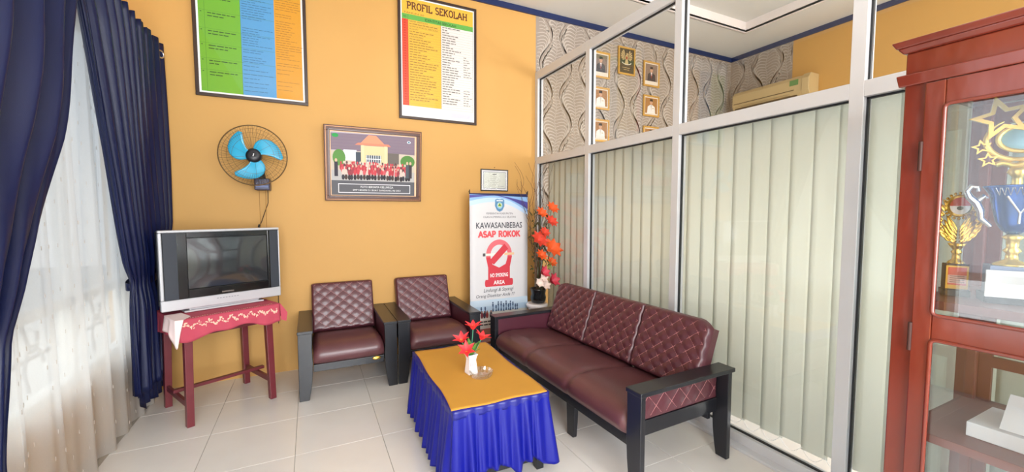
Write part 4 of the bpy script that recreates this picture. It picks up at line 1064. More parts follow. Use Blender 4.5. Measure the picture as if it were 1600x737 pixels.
def seating(name, label, cat, half, ncush, loc, rz, group=None, quilted_panel=False):
    """chair or sofa: local x along the width, front towards -y"""
    t = thing(name, label, cat, loc, rz, group=group)
    D = 0.37; aw = 0.10
    bw = M['black_wood']
    for s in (-1, 1):
        xo, xi = s * half, s * (half - aw)
        ob('armrest', MB().box(min(xo + s * 0.004, xi - s * 0.006), max(xo + s * 0.004, xi - s * 0.006), -D - 0.005, D, 0.516, 0.540), bw, t, bevel=0.004, local=True)
        # board legs with a waisted inner edge
        poly = [(xo, 0.0), (xo, 0.517), (xi, 0.517), (xi + s * 0.004, 0.39), (xi - s * 0.001, 0.28), (xi + s * 0.006, 0.16), (xi + s * 0.016, 0.08), (xi + s * 0.030, 0.0)]
        polyf = [(x, z) for x, z in poly]
        ob('leg', MB().prism(polyf, 0.032, 'y', -D), bw, t, bevel=0.003, local=True)
        ob('leg', MB().prism(polyf, 0.032, 'y', D - 0.055), bw, t, bevel=0.003, local=True)
        xa, xb = sorted((xi + s * 0.004, xi + s * 0.028))
        ob('side_rail', MB().box(xa, xb, -D + 0.032, D - 0.055, 0.262, 0.345), bw, t, bevel=0.003, local=True)
        if quilted_panel and s > 0:
            pl = lambda u, v, n: (xb - 0.006 + n, -D + 0.034 + u, 0.347 + v)
            pm, ps = cushion(2 * D - 0.091, 0.168, 0.006, pl, 0.118, 0.128, amp=0.009, rad=0.012, back=0.010)
            p = ob('arm_panel', pm, M['leather'], t, local=True); ob('stitching', ps, M['stitch'], p, local=True)
        else:
            ob('arm_panel', MB().box(xa, xb - 0.002, -D + 0.033, D - 0.056, 0.346, 0.515), M['leather_dark'], t, bevel=0.004, local=True)
    inn = half - aw
    ob('front_rail', MB().box(-inn + 0.002, inn - 0.002, -D + 0.03, -D + 0.055, 0.205, 0.262), bw, t, bevel=0.003, local=True)
    ob('back_rail', MB().box(-inn + 0.002, inn - 0.002, D - 0.09, D - 0.066, 0.205, 0.26), bw, t, bevel=0.003, local=True)
    # seat: rolled front, extruded along x
    prof = [(-D + 0.035, 0.262), (-D + 0.004, 0.28), (-D - 0.012, 0.315), (-D - 0.008, 0.355), (-D + 0.02, 0.392), (-D + 0.07, 0.412), (-D + 0.15, 0.420), (-0.05, 0.410), (0.08, 0.392), (0.20, 0.375), (0.20, 0.262)]
    L = inn - 0.004
    seams = [-L + 2 * L * k / ncush for k in range(1, ncush)]
    stations = []
    x = -L
    step = 0.02
    n = int(2 * L / step)
    vs = []; fs = []; np_ = len(prof)
    for i in range(n + 1):
        x = -L + 2 * L * i / n
        d = min([abs(x - q) for q in seams] + [9])
        e = min(x + L, L - x)
        k = 1 - 0.10 * math.exp(-(d / 0.022) ** 2) - (0.28 * (1 - min(1, e / 0.04)) ** 2)
        crown = 0.012 * math.cos((x - (seams[0] if seams else 0)) * PI / (2 * L / ncush)) ** 2 * 0 
        for (py_, pz_) in prof: vs.append((x, -0.05 + (py_ + 0.05) * (1 - (1 - k) * 0.25), 0.262 + (pz_ - 0.262) * k))
    for i in range(n):
        for j in range(np_): fs.append((i * np_ + j, i * np_ + (j + 1) % np_, (i + 1) * np_ + (j + 1) % np_, (i + 1) * np_ + j))
    sm = MB().add(vs, fs, None, True)
    sm.add(vs[:np_], [tuple(range(np_))]); sm.add(vs[-np_:], [tuple(range(np_))])
    ob('seat', sm, M['leather_seat'], t, local=True)
    # backrests: tilted quilted pads
    bwid = 2 * inn / ncush
    y0, z0, y1, z1 = 0.135, 0.375, 0.285, 0.790
    dirv = Vector((0, y1 - y0, z1 - z0)); Hh = dirv.length; dirv.normalize(); nrm = Vector((0, -dirv.z, dirv.y))
    for c in range(ncush):
        xs = -inn + bwid * c + 0.0015
        def pl(u, v, n_, xs=xs):
            sx_ = abs(xs + u) / inn; v = v * (1 - (0.10 if ncush > 1 else 0.03) * max(0, (sx_ - 0.88) / 0.12) ** 2)
            p = Vector((xs + u, y0 + 0.045, z0)) + dirv * v + nrm * n_
            return (p.x, p.y, p.z)
        pm, ps = cushion(bwid - 0.003, Hh, 0.036, pl, 0.104 if ncush == 1 else 0.096, 0.088, amp=0.006 if ncush == 1 else 0.011, rad=0.03, back=0.05)
        p = ob('backrest', pm, M['leather'], t, local=True); ob('stitching', ps, M['stitch'], p, local=True)
    return t

c1 = seating('armchair', 'maroon quilted armchair with black arms nearest the television', 'armchair', 0.366, 1, (0.257, 3.80, 0), 0.0, group='maroon armchairs against the yellow wall')
ob('maker_badge', MB().lathe([(0.0, 0.0), (0.034, 0.0), (0.034, 0.003), (0.028, 0.006), (0.0, 0.006)], 24, (0.257 + 0.205, 3.80 - 0.37 + 0.03 - 0.001, 0.246), m=M['gold'], sy=0.42, T=Matrix.Rotation(PI / 2, 4, 'X') @ Matrix.Identity(4)), None, c1, label='small oval brass badge')
c2 = dup(c1, (1.0, 3.80, 0), 0.0, label='maroon quilted armchair beside the banner, behind the coffee table', group='maroon armchairs against the yellow wall')
for ch in list(c2.children):
    if ch.name.startswith('maker_badge'): bpy.data.objects.remove(ch)
sf = seating('sofa', 'three seat maroon quilted sofa with black arms along the glass partition', 'sofa', 0.893, 3, (1.80, 2.405, 0), -PI / 2 + math.radians(1.7), quilted_panel=True)
for x in (0.255, -0.255):
    ob('leg', MB().prism([(x - 0.045, 0.205), (x + 0.045, 0.205), (x + 0.04, 0.1), (x + 0.03, 0.0), (x - 0.035, 0.0), (x - 0.04, 0.1)], 0.03, 'y', -0.335), M['black_wood'], sf, bevel=0.003, local=True)
ob('seat_spring', MB().tube([(0.783 + 0.006 * math.cos(k), -0.33 + 0.012 * math.sin(k * 1.0), 0.20 + 0.002 * k) for k in range(24)], 0.002, 5), M['chrome'], sf, local=True)

# low corner table under the banner
ct = thing('corner_table', 'low brown corner table between armchair and sofa', 'table', (1.66, 3.66, 0))
ob('tabletop', MB().box(1.40, 1.92, 3.46, 3.84, 0.215, 0.24), M['brown_wood'], ct, bevel=0.004)
for x in (1.42, 1.87):
    for y in (3.48, 3.79): ob('leg', MB().box(x, x + 0.03, y, y + 0.03, 0, 0.215), M['black_wood'], ct)

# ================================================================== COFFEE TABLE
tc_ = thing('coffee_table', 'black low coffee table hidden under a blue skirt', 'table', (0.90, 2.40, 0), math.radians(-1.0))
a, b, zt_ = 0.265, 0.475, 0.44
ob('tabletop', MB().box(-a, a, -b, b, zt_ - 0.025, zt_), M['black_wood'], tc_, bevel=0.003, local=True)
for sx in (-1, 1):
    for sy in (-1, 1): ob('leg', MB().box(sx * (a - 0.03) - 0.022, sx * (a - 0.03) + 0.022, sy * (b - 0.03) - 0.022, sy * (b - 0.03) + 0.022, 0, zt_ - 0.025), M['black_wood'], tc_, bevel=0.002, local=True)
for sy in (-1, 1): ob('low_rail', MB().box(-a + 0.05, a - 0.05, sy * (b - 0.03) - 0.012, sy * (b - 0.03) + 0.012, 0.05, 0.095), M['black_wood'], tc_, bevel=0.002, local=True)
sk = thing('table_skirt', 'royal blue pleated satin skirt around the coffee table', 'table skirt', (0.90, 2.40, 0), math.radians(-1.0))
per = []
ax, by = a + 0.004, b + 0.004
corners = [(-ax, -by), (ax, -by), (ax, by), (-ax, by)]
Lp = [2 * ax, 2 * by, 2 * ax, 2 * by]; tot = sum(Lp)
def perim(s):
    s = (s % 1) * tot
    for k in range(4):
        if s <= Lp[k] or k == 3:
            p = Vector(corners[k]); q = Vector(corners[(k + 1) % 4]); t_ = s / Lp[k]; d_ = (q - p).normalized(); n_ = Vector((d_.y, -d_.x))
            # rounded normals at the corners
            w_ = 0.05
            if s < w_: pk = (Vector(corners[k]) - Vector(corners[k - 1])).normalized(); n_ = (n_ * (0.5 + 0.5 * s / w_) + Vector((pk.y, -pk.x)) * (0.5 - 0.5 * s / w_)).normalized()
            if Lp[k] - s < w_: nk_ = (Vector(corners[(k + 2) % 4]) - q).normalized(); n_ = (n_ * (0.5 + 0.5 * (Lp[k] - s) / w_) + Vector((nk_.y, -nk_.x)) * (0.5 - 0.5 * (Lp[k] - s) / w_)).normalized()
            return p + d_ * s, n_, k, t_
        s -= Lp[k]
NPL = 46
rp = random.Random(8); jit = [rp.uniform(0.5, 1.3) for _ in range(NPL + 1)]; hem = [rp.uniform(-0.014, 0.014) for _ in range(NPL + 1)]
def skirt(u, v):
    p, n_, k, t_ = perim(u)
    ph = u * NPL; i = int(ph) % NPL; f = ph - int(ph)
    saw = (math.sin(2 * PI * f) * 0.5 + 0.5) ** 0.8
    amp = (0.004 + 0.030 * v) * jit[i]
    o = 0.004 + amp * saw + 0.022 * v
    bot = 0.075 + hem[i] * 0.6
    if k == 0:      # near end: cloth caught up in places so the frame shows
        bot = 0.115 - 0.055 * math.exp(-((t_ - 0.02) / 0.16) ** 2) - 0.050 * math.exp(-((t_ - 0.62) / 0.07) ** 2) - 0.06 * math.exp(-((t_ - 0.97) / 0.10) ** 2)
        o += 0.02 * v * (math.exp(-((t_ - 0.62) / 0.08) ** 2) + math.exp(-((t_ - 0.95) / 0.10) ** 2))
    elif k == 3: bot = 0.04
    z = 0.438 - v * (0.438 - bot)
    return (p.x + n_.x * o, p.y + n_.y * o, z)
ob('skirt_cloth', MB().grid(skirt, 620, 22, closeu=True), M['royal'], sk, local=True, solid=0.002)
def band(u, v):
    p, n_, k, t_ = perim(u); o = 0.009 + 0.003 * math.sin(u * NPL * 2 * PI); return (p.x + n_.x * o, p.y + n_.y * o, 0.447 - 0.045 * v)
ob('top_band', MB().grid(band, 300, 3, closeu=True), mat('satin_royal_dark', (26, 30, 120), 0.4), sk, local=True, solid=0.002)
def topf(u, v):
    x = -ax - 0.01 + (2 * ax + 0.02) * u; y = -by - 0.01 + (2 * by + 0.02) * v; return (x, y, 0.4455)
ob('top_sheet', MB().grid(topf, 8, 8), M['royal'], sk, local=True, solid=0.002)
def yc(u, v):
    x = -0.268 + 0.536 * u + 0.006 * math.sin(9 * v); y = -0.482 + 0.955 * v + 0.005 * math.sin(11 * u + 1)
    z = 0.4495 + 0.0008 * math.sin(13 * u) * math.sin(9 * v)
    d = math.hypot(u, v)
    if u < 0.12 and v < 0.3: x -= 0.014 * (1 - v / 0.3); z -= 0.010 * (1 - u / 0.12) * (1 - v / 0.3) * 0.0
    return (x, y, z)
o = ob('yellow_tablecloth', MB().grid(yc, 30, 40), M['mustard'], None, solid=0.0025, label='mustard yellow cloth laid flat on top of the coffee table', cat='tablecloth')
o.location = (0.90, 2.40, 0); o.rotation_euler = (0, 0, math.radians(-1.0))

# petals
def petal(mb, base, direction, L, Wd, curl=0.4, m=None, up=Vector((0, 0, 1))):
    d_ = Vector(direction).normalized(); s_ = d_.cross(up)
    if s_.length < 1e-3: s_ = Vector((1, 0, 0))
    s_.normalize(); n_ = s_.cross(d_).normalized()
    def fn(u, v):
        w = Wd * math.sin(PI * (0.08 + 0.9 * v) ** 0.8) * (u - 0.5)
        p = Vector(base) + d_ * (L * v) + s_ * w + n_ * (-curl * L * v * v + 0.25 * Wd * abs(u - 0.5) * 2 * 0.5)
        return tuple(p)
    mb.grid(fn, 4, 6, m)
def bloom(c, axis, L, Wd, n, m, spread=0.7, curl=0.35):
    mb = MB(); ax_ = Vector(axis).normalized(); o1 = ax_.orthogonal().normalized(); o2 = ax_.cross(o1)
    for k in range(n):
        a = 2 * PI * k / n + 0.3; rad = o1 * math.cos(a) + o2 * math.sin(a)
        petal(mb, Vector(c) + rad * 0.003, ax_ * (1 - spread * 0.5) + rad * spread, L, Wd, curl, m, up=ax_)
    return mb

# small vase with red flowers on the table
vx, vy, vz = 0.868, 2.335, 0.452
vs_ = thing('flower_vase', 'small white square porcelain vase holding the red flowers', 'vase', (vx, vy, vz), math.radians(8))
vm = MB()
def sq(h, z): return [(-h, -h, z), (h, -h, z), (h, h, z), (-h, h, z)]
prof = [(0.030, 0), (0.030, 0.01), (0.026, 0.05), (0.023, 0.085), (0.026, 0.105), (0.033, 0.122)]
pts = []
for h, z in prof: pts += sq(h, z)
for h, z in [(0.029, 0.122), (0.021, 0.10), (0.02, 0.02)]: pts += sq(h, z)
n = len(pts) // 4; fs = [(0, 3, 2, 1)]
for i in range(n - 1):
    for k in range(4): fs.append((i * 4 + k, i * 4 + (k + 1) % 4, (i + 1) * 4 + (k + 1) % 4, (i + 1) * 4 + k))
fs.append(tuple((n - 1) * 4 + k for k in range(4)))
vm.add(pts, fs)
ob('vase_body', vm, M['porcelain'], vs_, bevel=0.002, local=True)
Fv = Flat(lambda u, v, h: (-0.024 + u, -0.0262 - h, 0.055 + v))
for k, c in enumerate(((176, 60, 70), (120, 90, 160), (170, 130, 60))): Fv.text('EEE'[k], 0.008 + 0.016 * k, 0.006, 0.009, 0.016, P(c), 0.0)
ob('vase_lettering', Fv.mb, None, vs_, local=True, recalc=False)
tips = [((0.020, 0.010, 0.265), (0.0, -0.1, 1)), ((-0.062, -0.005, 0.205), (-0.5, -0.3, 0.9)), ((0.070, 0.00, 0.195), (0.5, -0.3, 0.8)), ((-0.045, -0.025, 0.150), (-0.4, -0.8, 0.3))]
lbl = ['tallest red artificial lily standing upright in the white vase', 'red artificial lily leaning left at middle height in the white vase', 'red artificial lily leaning right in the white vase', 'lowest red artificial lily drooping on the left of the white vase']
for k, (tp_, ax_) in enumerate(tips):
    T = WM[vs_.name]
    t = thing('red_flower', lbl[k], 'flower', tuple(T @ Vector((0, 0, 0.02))), math.radians(8), group='red artificial lilies in the white vase')
    base = Vector((0.004 * (k - 1.5), 0, 0.0)); end = Vector(tp_) - Vector((0, 0, 0.02))
    mid = base.lerp(end, 0.55) + Vector((0, 0, 0.02)) * (1 if k else 0)
    ob('stem', MB().tube([base, Vector((base.x, base.y, 0.085)), mid + Vector((0, 0, 0.01)), end], 0.0022, 6), M['stem'], t, local=True)
    ob('bloom', bloom(end, (Vector(ax_).normalized() + Vector((0, 0, 0.6))), 0.066, 0.034, 6, None, 0.42, 0.45), M['petal_red'], t, local=True)
    st = MB()
    for q in range(4): st.tube([end, end + Vector(ax_).normalized() * 0.03 + Vector((0.008 * math.cos(q * 1.6), 0.008 * math.sin(q * 1.6), 0))], 0.001, 4)
    ob('stamens', st, P((240, 190, 80)), t, local=True)
lf = MB()
for k in range(11):
    a = 2 * PI * k / 11 + 0.2; up_ = 0.9 if k % 2 else 1.8
    petal(lf, (0.012 * math.cos(a), 0.012 * math.sin(a), 0.115), (0.62 * math.cos(a), 0.62 * math.sin(a), up_), 0.062 + 0.02 * (k % 3), 0.036, 0.25)
petal(lf, (0.01, 0, 0.12), (0.5, -0.1, 0.9), 0.085, 0.055, 0.1)
o = ob('leaf_tuft', lf, M['leaf'], vs_, local=True, label='green leaves')

# glass ashtray
at_ = (0.905, 2.262, 0.452)
am = MB()
n = 48
profA = [(0.030, 0.0), (0.058, 0.002), (0.066, 0.014), (0.072, 0.034), (0.066, 0.036), (0.058, 0.020), (0.045, 0.009), (0.004, 0.008)]
vs2 = []
for r_, z in profA:
    for k in range(n):
        f = 1 + 0.035 * math.cos(k * PI) * (1 if r_ > 0.05 else 0.2); vs2.append((r_ * f * math.cos(2 * PI * k / n), r_ * f * math.sin(2 * PI * k / n), z))
fs2 = [tuple(range(n - 1, -1, -1)), tuple((len(profA) - 1) * n + k for k in range(n))]
for i in range(len(profA) - 1):
    for k in range(n): fs2.append((i * n + k, i * n + (k + 1) % n, (i + 1) * n + (k + 1) % n, (i + 1) * n + k))
am.add(vs2, fs2)
o = ob('ashtray', am, M['crystal'], None, label='round cut glass ashtray in front of the white vase', cat='ashtray'); o.location = at_

# ================================================================== CORNER FLOWER ARRANGEMENT
pd = thing('pedestal', 'round white plant pedestal in the corner behind the sofa', 'pedestal', (2.17, 3.80, 0))
ob('column', MB().lathe([(0.13, 0), (0.13, 0.03), (0.085, 0.06), (0.07, 0.2), (0.085, 0.38), (0.10, 0.42)], 32, (2.17, 3.80, 0)), M['porcelain'], pd)
ob('pedestal_top', MB().lathe([(0.105, 0.42), (0.118, 0.43), (0.118, 0.452), (0.105, 0.465)], 36, (2.17, 3.80, 0)), M['porcelain'], pd)
bvx, bvy, bvz = 2.185, 3.80, 0.466
bv = ob('black_vase', MB().lathe([(0.055, 0), (0.075, 0.01), (0.085, 0.06), (0.075, 0.10), (0.085, 0.14), (0.095, 0.155), (0.085, 0.155), (0.066, 0.10), (0.06, 0.02)], 32, (0, 0, 0)), M['vase_black'], None, label='glossy black vase on the white pedestal', cat='vase')
bv.location = (bvx, bvy, bvz)
r = random.Random(21)
where = ['far left', 'left', 'centre left', 'centre', 'centre right', 'right', 'far right']
for k in range(12):
    ang = -0.40 + 0.66 * k / 11 + r.uniform(-.04, .04); top = r.uniform(1.68, 2.02)
    pts = []; ph = r.uniform(0, 6); fq = r.uniform(14, 22)
    N = 34
    for i in range(N):
        t_ = i / (N - 1); z = 0.5 + (top - 0.5) * t_
        spread = t_ ** 1.5
        x = bvx + ang * 0.66 * spread + (0.010 + 0.022 * t_) * math.sin(ph + fq * t_) + r.uniform(-0.004, 0.004)
        y = bvy + (0.10 * math.sin(k * 2.3)) * spread + 0.02 * math.cos(ph + fq * 0.8 * t_)
        x = min(x, 2.325 - 0.0)
        pts.append((x, min(y, 4.13), z))
    t = thing('curly_twig', ['leftmost', 'second from left', 'third from left', 'fourth from left', 'fifth from left', 'sixth from left', 'sixth from right', 'fifth from right', 'fourth from right', 'third from right', 'second from right', 'rightmost'][k] + ' of the thin curly brown twigs in the black vase', 'twig', (bvx, bvy, 0.5), group='curly twigs in the black vase')
    ob('branch', MB().tube(pts, [0.0042 * (1 - 0.7 * i / (N - 1)) for i in range(N)], 5), M['twig'], t)
    sd = MB()
    for j in (14, 20, 26):
        p = Vector(pts[j]); q = p + Vector((r.choice((-1, 1)) * 0.05, r.uniform(-.02, .02), 0.07)); q.x = min(q.x, 2.325); q.y = min(q.y, 4.13)
        w = (p + q) / 2 + Vector((0.0, 0, -0.012)); w.x = min(w.x, 2.325)
        sd.tube([p, w, q, (min(q.x + 0.004, 2.33), q.y, q.z + 0.06)], [0.002, 0.0018, 0.0015, 0.001], 4)
    ob('side_shoots', sd, M['twig'], t)
# flowers at pixel-derived places (x, z) on the arrangement
fls = [(2.335, 1.47, 0.055, 'o', 'highest orange flower, right side'), (2.20, 1.42, 0.05, 'o', 'high orange flower beside the banner edge'), (2.32, 1.33, 0.055, 's', 'salmon flower below the highest one'),
       (2.17, 1.14, 0.075, 's', 'large red orange flower close to the banner'), (2.24, 1.22, 0.045, 's', 'small salmon bud in the middle'), (2.335, 1.04, 0.085, 'o', 'largest orange flower at the right'),
       (2.20, 0.98, 0.05, 'o', 'small orange flower in the foliage'), (2.33, 0.90, 0.045, 'o', 'low orange flower under the largest one')]
for (x, z, L, kd, lb_) in fls:
    x = min(x - 0.04, 2.29)
    t = thing('orange_flower', lb_ + ' of the corner arrangement', 'flower', (bvx, bvy, 0.56), group='orange artificial flowers in the corner')
    c = (x, bvy - 0.09, z)
    ob('stem', MB().tube([(bvx, bvy, 0.56), ((x + bvx) / 2, bvy - 0.02, (z + 0.56) / 2), c], 0.003, 6), M['leaf_dark'], t)
    ob('bloom', bloom(c, (0.1, -0.7, 0.5), L * 1.45, L * 1.05, 8, None, 0.75, 0.35), M['petal_orange'] if kd == 'o' else P((222, 74, 54)), t)
for (x, z, L, kd, lb_) in [(2.19, 0.80, 0.075, 'p', 'upper rose pink lily'), (2.305, 0.705, 0.085, 'p', 'rose pink lily pointing right'), (2.15, 0.69, 0.06, 'w', 'white flower on the left'), (2.225, 0.66, 0.06, 'w', 'white flower hanging over the vase rim'), (2.20, 0.735, 0.055, 'w', 'white flower in the middle')]:
    x = min(x - 0.03, 2.27)
    t = thing('pink_flower' if kd == 'p' else 'white_flower', lb_ + ' above the black vase', 'flower', (bvx, bvy, 0.56), group='pink and white flowers above the black vase')
    c = (x, bvy - 0.11, z)
    ob('stem', MB().tube([(bvx, bvy, 0.56), ((x + bvx) / 2, bvy - 0.04, (z + 0.6) / 2), c], 0.003, 6), M['leaf_dark'], t)
    ob('bloom', bloom(c, (0.35 if kd == 'p' else 0, -0.8, 0.4), L * 1.25, L * 0.95, 6, None, 0.5, 0.25), M['petal_pink'] if kd == 'p' else M['petal_white'], t)
lf = MB()
for k in range(70):
    z = r.uniform(0.70, 1.45); x = 2.17 + r.uniform(-0.10, 0.12); a = r.uniform(0, 2 * PI)
    petal(lf, (min(x, 2.28), bvy - 0.03 + r.uniform(-0.04, 0.04), z), (0.5 * math.cos(a), 0.5 * math.sin(a) - 0.2, 0.8), r.uniform(0.03, 0.06), 0.022, 0.3)
ob('foliage', lf, M['leaf_dark'], bv, kind='stuff').matrix_parent_inverse = Matrix.Translation(Vector((-bvx, -bvy, -bvz)))
lf = MB()
for k in range(9):
    a = 2 * PI * k / 9; petal(lf, (2.26, bvy - 0.12, 0.885), (math.cos(a), -0.3, 0.7 * math.sin(a)), 0.06, 0.018, 0.1)
ob('pale_leaf_rosette', lf, P((150, 160, 80)), bv, label='pale green leaf rosette').matrix_parent_inverse = Matrix.Translation(Vector((-bvx, -bvy, -bvz)))

# ================================================================== TROPHY CABINET
CX0, CX1 = 1.73, 2.325; CY1, CY0 = 0.651, -0.323
cbn = thing('trophy_cabinet', 'glossy red-brown glazed trophy cabinet at the right edge', 'cabinet', ((CX0 + CX1) / 2, (CY0 + CY1) / 2, 0))
wd = M['cab_wood']
for y in (CY1 - 0.055, CY0): 
    ob('corner_post', MB().box(CX0, CX0 + 0.05, y, y + 0.055, 0, 1.86), wd, cbn, bevel=0.004)
    ob('corner_post', MB().box(CX1 - 0.055, CX1, y, y + 0.055, 0, 1.86), M['cab_in'], cbn, bevel=0.004)
def molding(z0, z1, out0, out1, name):
    m = MB(); e0, e1 = out0, out1
    lo = [(CX0 - e0, CY0 - e0), (CX1, CY0 - e0), (CX1, CY1 + e0), (CX0 - e0, CY1 + e0)]; hi = [(CX0 - e1, CY0 - e1), (CX1, CY0 - e1), (CX1, CY1 + e1), (CX0 - e1, CY1 + e1)]
    m.add([(x, y, z0) for x, y in lo] + [(x, y, z1) for x, y in hi], [(3, 2, 1, 0), (4, 5, 6, 7), (0, 1, 5, 4), (1, 2, 6, 5), (2, 3, 7, 6), (3, 0, 4, 7)])
    return ob(name, m, wd, cbn, bevel=0.004)
molding(1.846, 1.882, 0.012, 0.018, 'lower_moulding')
molding(1.882, 1.950, 0.0, 0.0, 'frieze')
molding(1.950, 1.967, 0.006, 0.018, 'cornice_step')
molding(1.967, 1.987, 0.020, 0.030, 'cornice')
ob('plinth', MB().box(CX0 + 0.008, CX1 - 0.005, CY0 + 0.056, CY1 - 0.056, 0.0, 0.12), wd, cbn, bevel=0.003)
ob('bottom_board', MB().box(CX0 + 0.02, CX1 - 0.005, CY0 + 0.056, CY1 - 0.056, 0.12, 0.14), M['cab_in'], cbn)
for z in (0.70, 1.136):
    ob('shelf', MB().box(CX0 + 0.055, CX1 - 0.012, CY0 + 0.02, CY1 - 0.02, z, z + 0.028), M['cab_in'], cbn, bevel=0.002)
for y in (CY1 - 0.03, CY0 + 0.026): ob('side_glass', MB().box(CX0 + 0.055, CX1 - 0.056, y, y + 0.004, 0.14, 1.843), M['cab_glass'], cbn)
bk = MB(); bk.box(CX1 - 0.03, CX1 - 0.012, CY0 + 0.056, CY0 + 0.09, 0.14, 1.843); bk.box(CX1 - 0.03, CX1 - 0.012, CY1 - 0.09, CY1 - 0.056, 0.14, 1.843); bk.box(CX1 - 0.03, CX1 - 0.012, CY0 + 0.09, CY1 - 0.09, 1.77, 1.843)
bk.box(CX1 - 0.03, CX1 - 0.012, CY0 + 0.09, CY1 - 0.09, 0.86, 0.90)
ob('back_frame', bk, M['cab_in'], cbn)
ob('back_glass', MB().box(CX1 - 0.022, CX1 - 0.018, CY0 + 0.09, CY1 - 0.09, 0.14, 1.77), M['cab_glass'], cbn)
def cab_door(ya, yb, nm_hinge):
    # a door between ya (near) and yb (far), proud of the body by 12 mm
    x0, x1 = CX0 - 0.012, CX0 + 0.012
    gz = [(0.20, 1.052), (1.129, 1.771)]; fwid = 0.047
    m = MB(); m.box(x0, x1, ya, ya + fwid, 0.13, 1.844); m.box(x0, x1, yb - fwid, yb, 0.13, 1.844)
    m.box(x0, x1, ya + fwid, yb - fwid, 0.13, gz[0][0]); m.box(x0, x1, ya + fwid, yb - fwid, gz[0][1], gz[1][0]); m.box(x0, x1, ya + fwid, yb - fwid, gz[1][1], 1.844)
    dn = ob('cabinet_door', m, wd, cbn, bevel=0.003)
    for z0, z1 in gz:
        b = MB(); Y0, Y1 = ya + fwid, yb - fwid; rr_ = 0.014
        path = []
        for cx_, cy_, a0 in ((Y1 - rr_, z1 - rr_, 0), (Y0 + rr_, z1 - rr_, 90), (Y0 + rr_, z0 + rr_, 180), (Y1 - rr_, z0 + rr_, 270)):
            for q in range(5): aa = math.radians(a0 + 22.5 * q); path.append((x0 - 0.001, cx_ + rr_ * math.cos(aa), cy_ + rr_ * math.sin(aa)))
        b.tube(path, 0.006, 8, close=True)
        ob('glazing_bead', b, wd, dn)
        ob('door_glass', MB().box(x0 + 0.009, x0 + 0.013, Y0 - 0.004, Y1 + 0.004, z0 - 0.004, z1 + 0.004), M['cab_glass'], dn)
    return dn
d1 = cab_door(0.167, 0.597, 0); d2 = cab_door(-0.268, 0.162, 1)
for z in (1.62, 1.05, 0.35):
    ob('hinge', MB().tube([(CX0 - 0.014, 0.5985, z - 0.045), (CX0 - 0.014, 0.5985, z + 0.045)], 0.0055, 8), P((66, 40, 34)), cbn)
ob('door_knob', MB().lathe([(0.004, 0), (0.004, 0.012), (0.012, 0.018), (0.012, 0.026), (0.004, 0.03)], 16, (CX0 - 0.012, 0.190, 1.09), T=Matrix.Rotation(-PI / 2, 4, 'Y')), M['gold'], d1)

# trophies on the upper shelf
SZ = 1.1645
def star_poly(r0, r1, n=5, a0=PI / 2): return [((r0 if k % 2 == 0 else r1) * math.cos(a0 + PI * k / n), (r0 if k % 2 == 0 else r1) * math.sin(a0 + PI * k / n)) for k in range(2 * n)]
# laurel trophy
tl = thing('laurel_trophy', 'golden laurel wreath trophy with red and white disc on a dark base', 'trophy', (1.965, 0.578, SZ), math.radians(-62))
ob('base', MB().box(-0.042, 0.042, -0.034, 0.034, 0.0, 0.022), P((40, 30, 34)), tl, bevel=0.002, local=True)
ob('pedestal', MB().box(-0.036, 0.036, -0.028, 0.028, 0.022, 0.115), P((60, 34, 34)), tl, bevel=0.002, local=True)
Fp = Flat(lambda u, v, h: (-0.034 + u, -0.0285 - h, 0.026 + v)); Fp.rect(0, 0.068, 0, 0.084, P((232, 176, 60)), 0.0); Fp.rect(0.006, 0.062, 0.014, 0.078, P((216, 80, 50)), 0.0004); Fp.rect(0.006, 0.062, 0.02, 0.05, P((224, 170, 150)), 0.0006)
for k in range(4): Fp.rect(0.012, 0.056, 0.024 + 0.007 * k, 0.026 + 0.007 * k, P((110, 60, 60)), 0.0008)
ob('plaque', Fp.mb, None, tl, local=True, recalc=False)
ob('stem', MB().lathe([(0.028, 0.115), (0.026, 0.122), (0.014, 0.132), (0.013, 0.15), (0.018, 0.158), (0.012, 0.166), (0.02, 0.176), (0.03, 0.19)], 20), M['gold'], tl, local=True)
lw_ = MB()
for s in (-1, 1):
    for k in range(9):
        a = math.radians(-80 + 17 * k); cx_, cz_ = s * 0.050 * math.cos(a) * 1.0, 0.262 + 0.072 * math.sin(a)
        petal(lw_, (cx_, -0.004, cz_), (s * (0.55 + 0.2 * math.cos(a)), -0.05, 0.8), 0.036, 0.018, 0.15, up=Vector((0, -1, 0)))
    for k in range(4): petal(lw_, (s * 0.006, -0.004, 0.192 + 0.012 * k), (s * (0.75 - 0.12 * k), 0, 0.8), 0.07, 0.022, 0.1, up=Vector((0, -1, 0)))
ob('laurel_leaves', lw_, M['gold'], tl, local=True, solid=0.002)
R90 = Matrix.Rotation(PI / 2, 4, 'X')
dk_ = MB(); dk_.lathe([(0.034, -0.004), (0.041, 0.0), (0.041, 0.006), (0.036, 0.010), (0.0, 0.010)], 28, (0, 0, 0.325), T=R90)
for k in range(20): dk_.lathe([(0.0, 0.0), (0.005, 0.001), (0.005, 0.005), (0.0, 0.006)], 8, (0.046 * math.cos(2 * PI * k / 20), 0, 0.325 + 0.046 * math.sin(2 * PI * k / 20)), T=R90)
ob('medal_rim', dk_, M['gold'], tl, local=True)
Fd = Flat(lambda u, v, h: (u, -0.0105 - h, 0.325 + v)); Fd.poly([(0.031 * math.cos(PI * k / 14), 0.031 * math.sin(PI * k / 14)) for k in range(15)], P((184, 40, 50)), 0.0004); Fd.poly([(0.031 * math.cos(PI + PI * k / 14), 0.031 * math.sin(PI + PI * k / 14)) for k in range(15)], P((232, 226, 224)), 0.0004); Fd.ell(0, -0.008, 0.010, 0.007, P((60, 70, 60)), 0.0008)
ob('medal_disc', Fd.mb, None, tl, local=True, recalc=False)

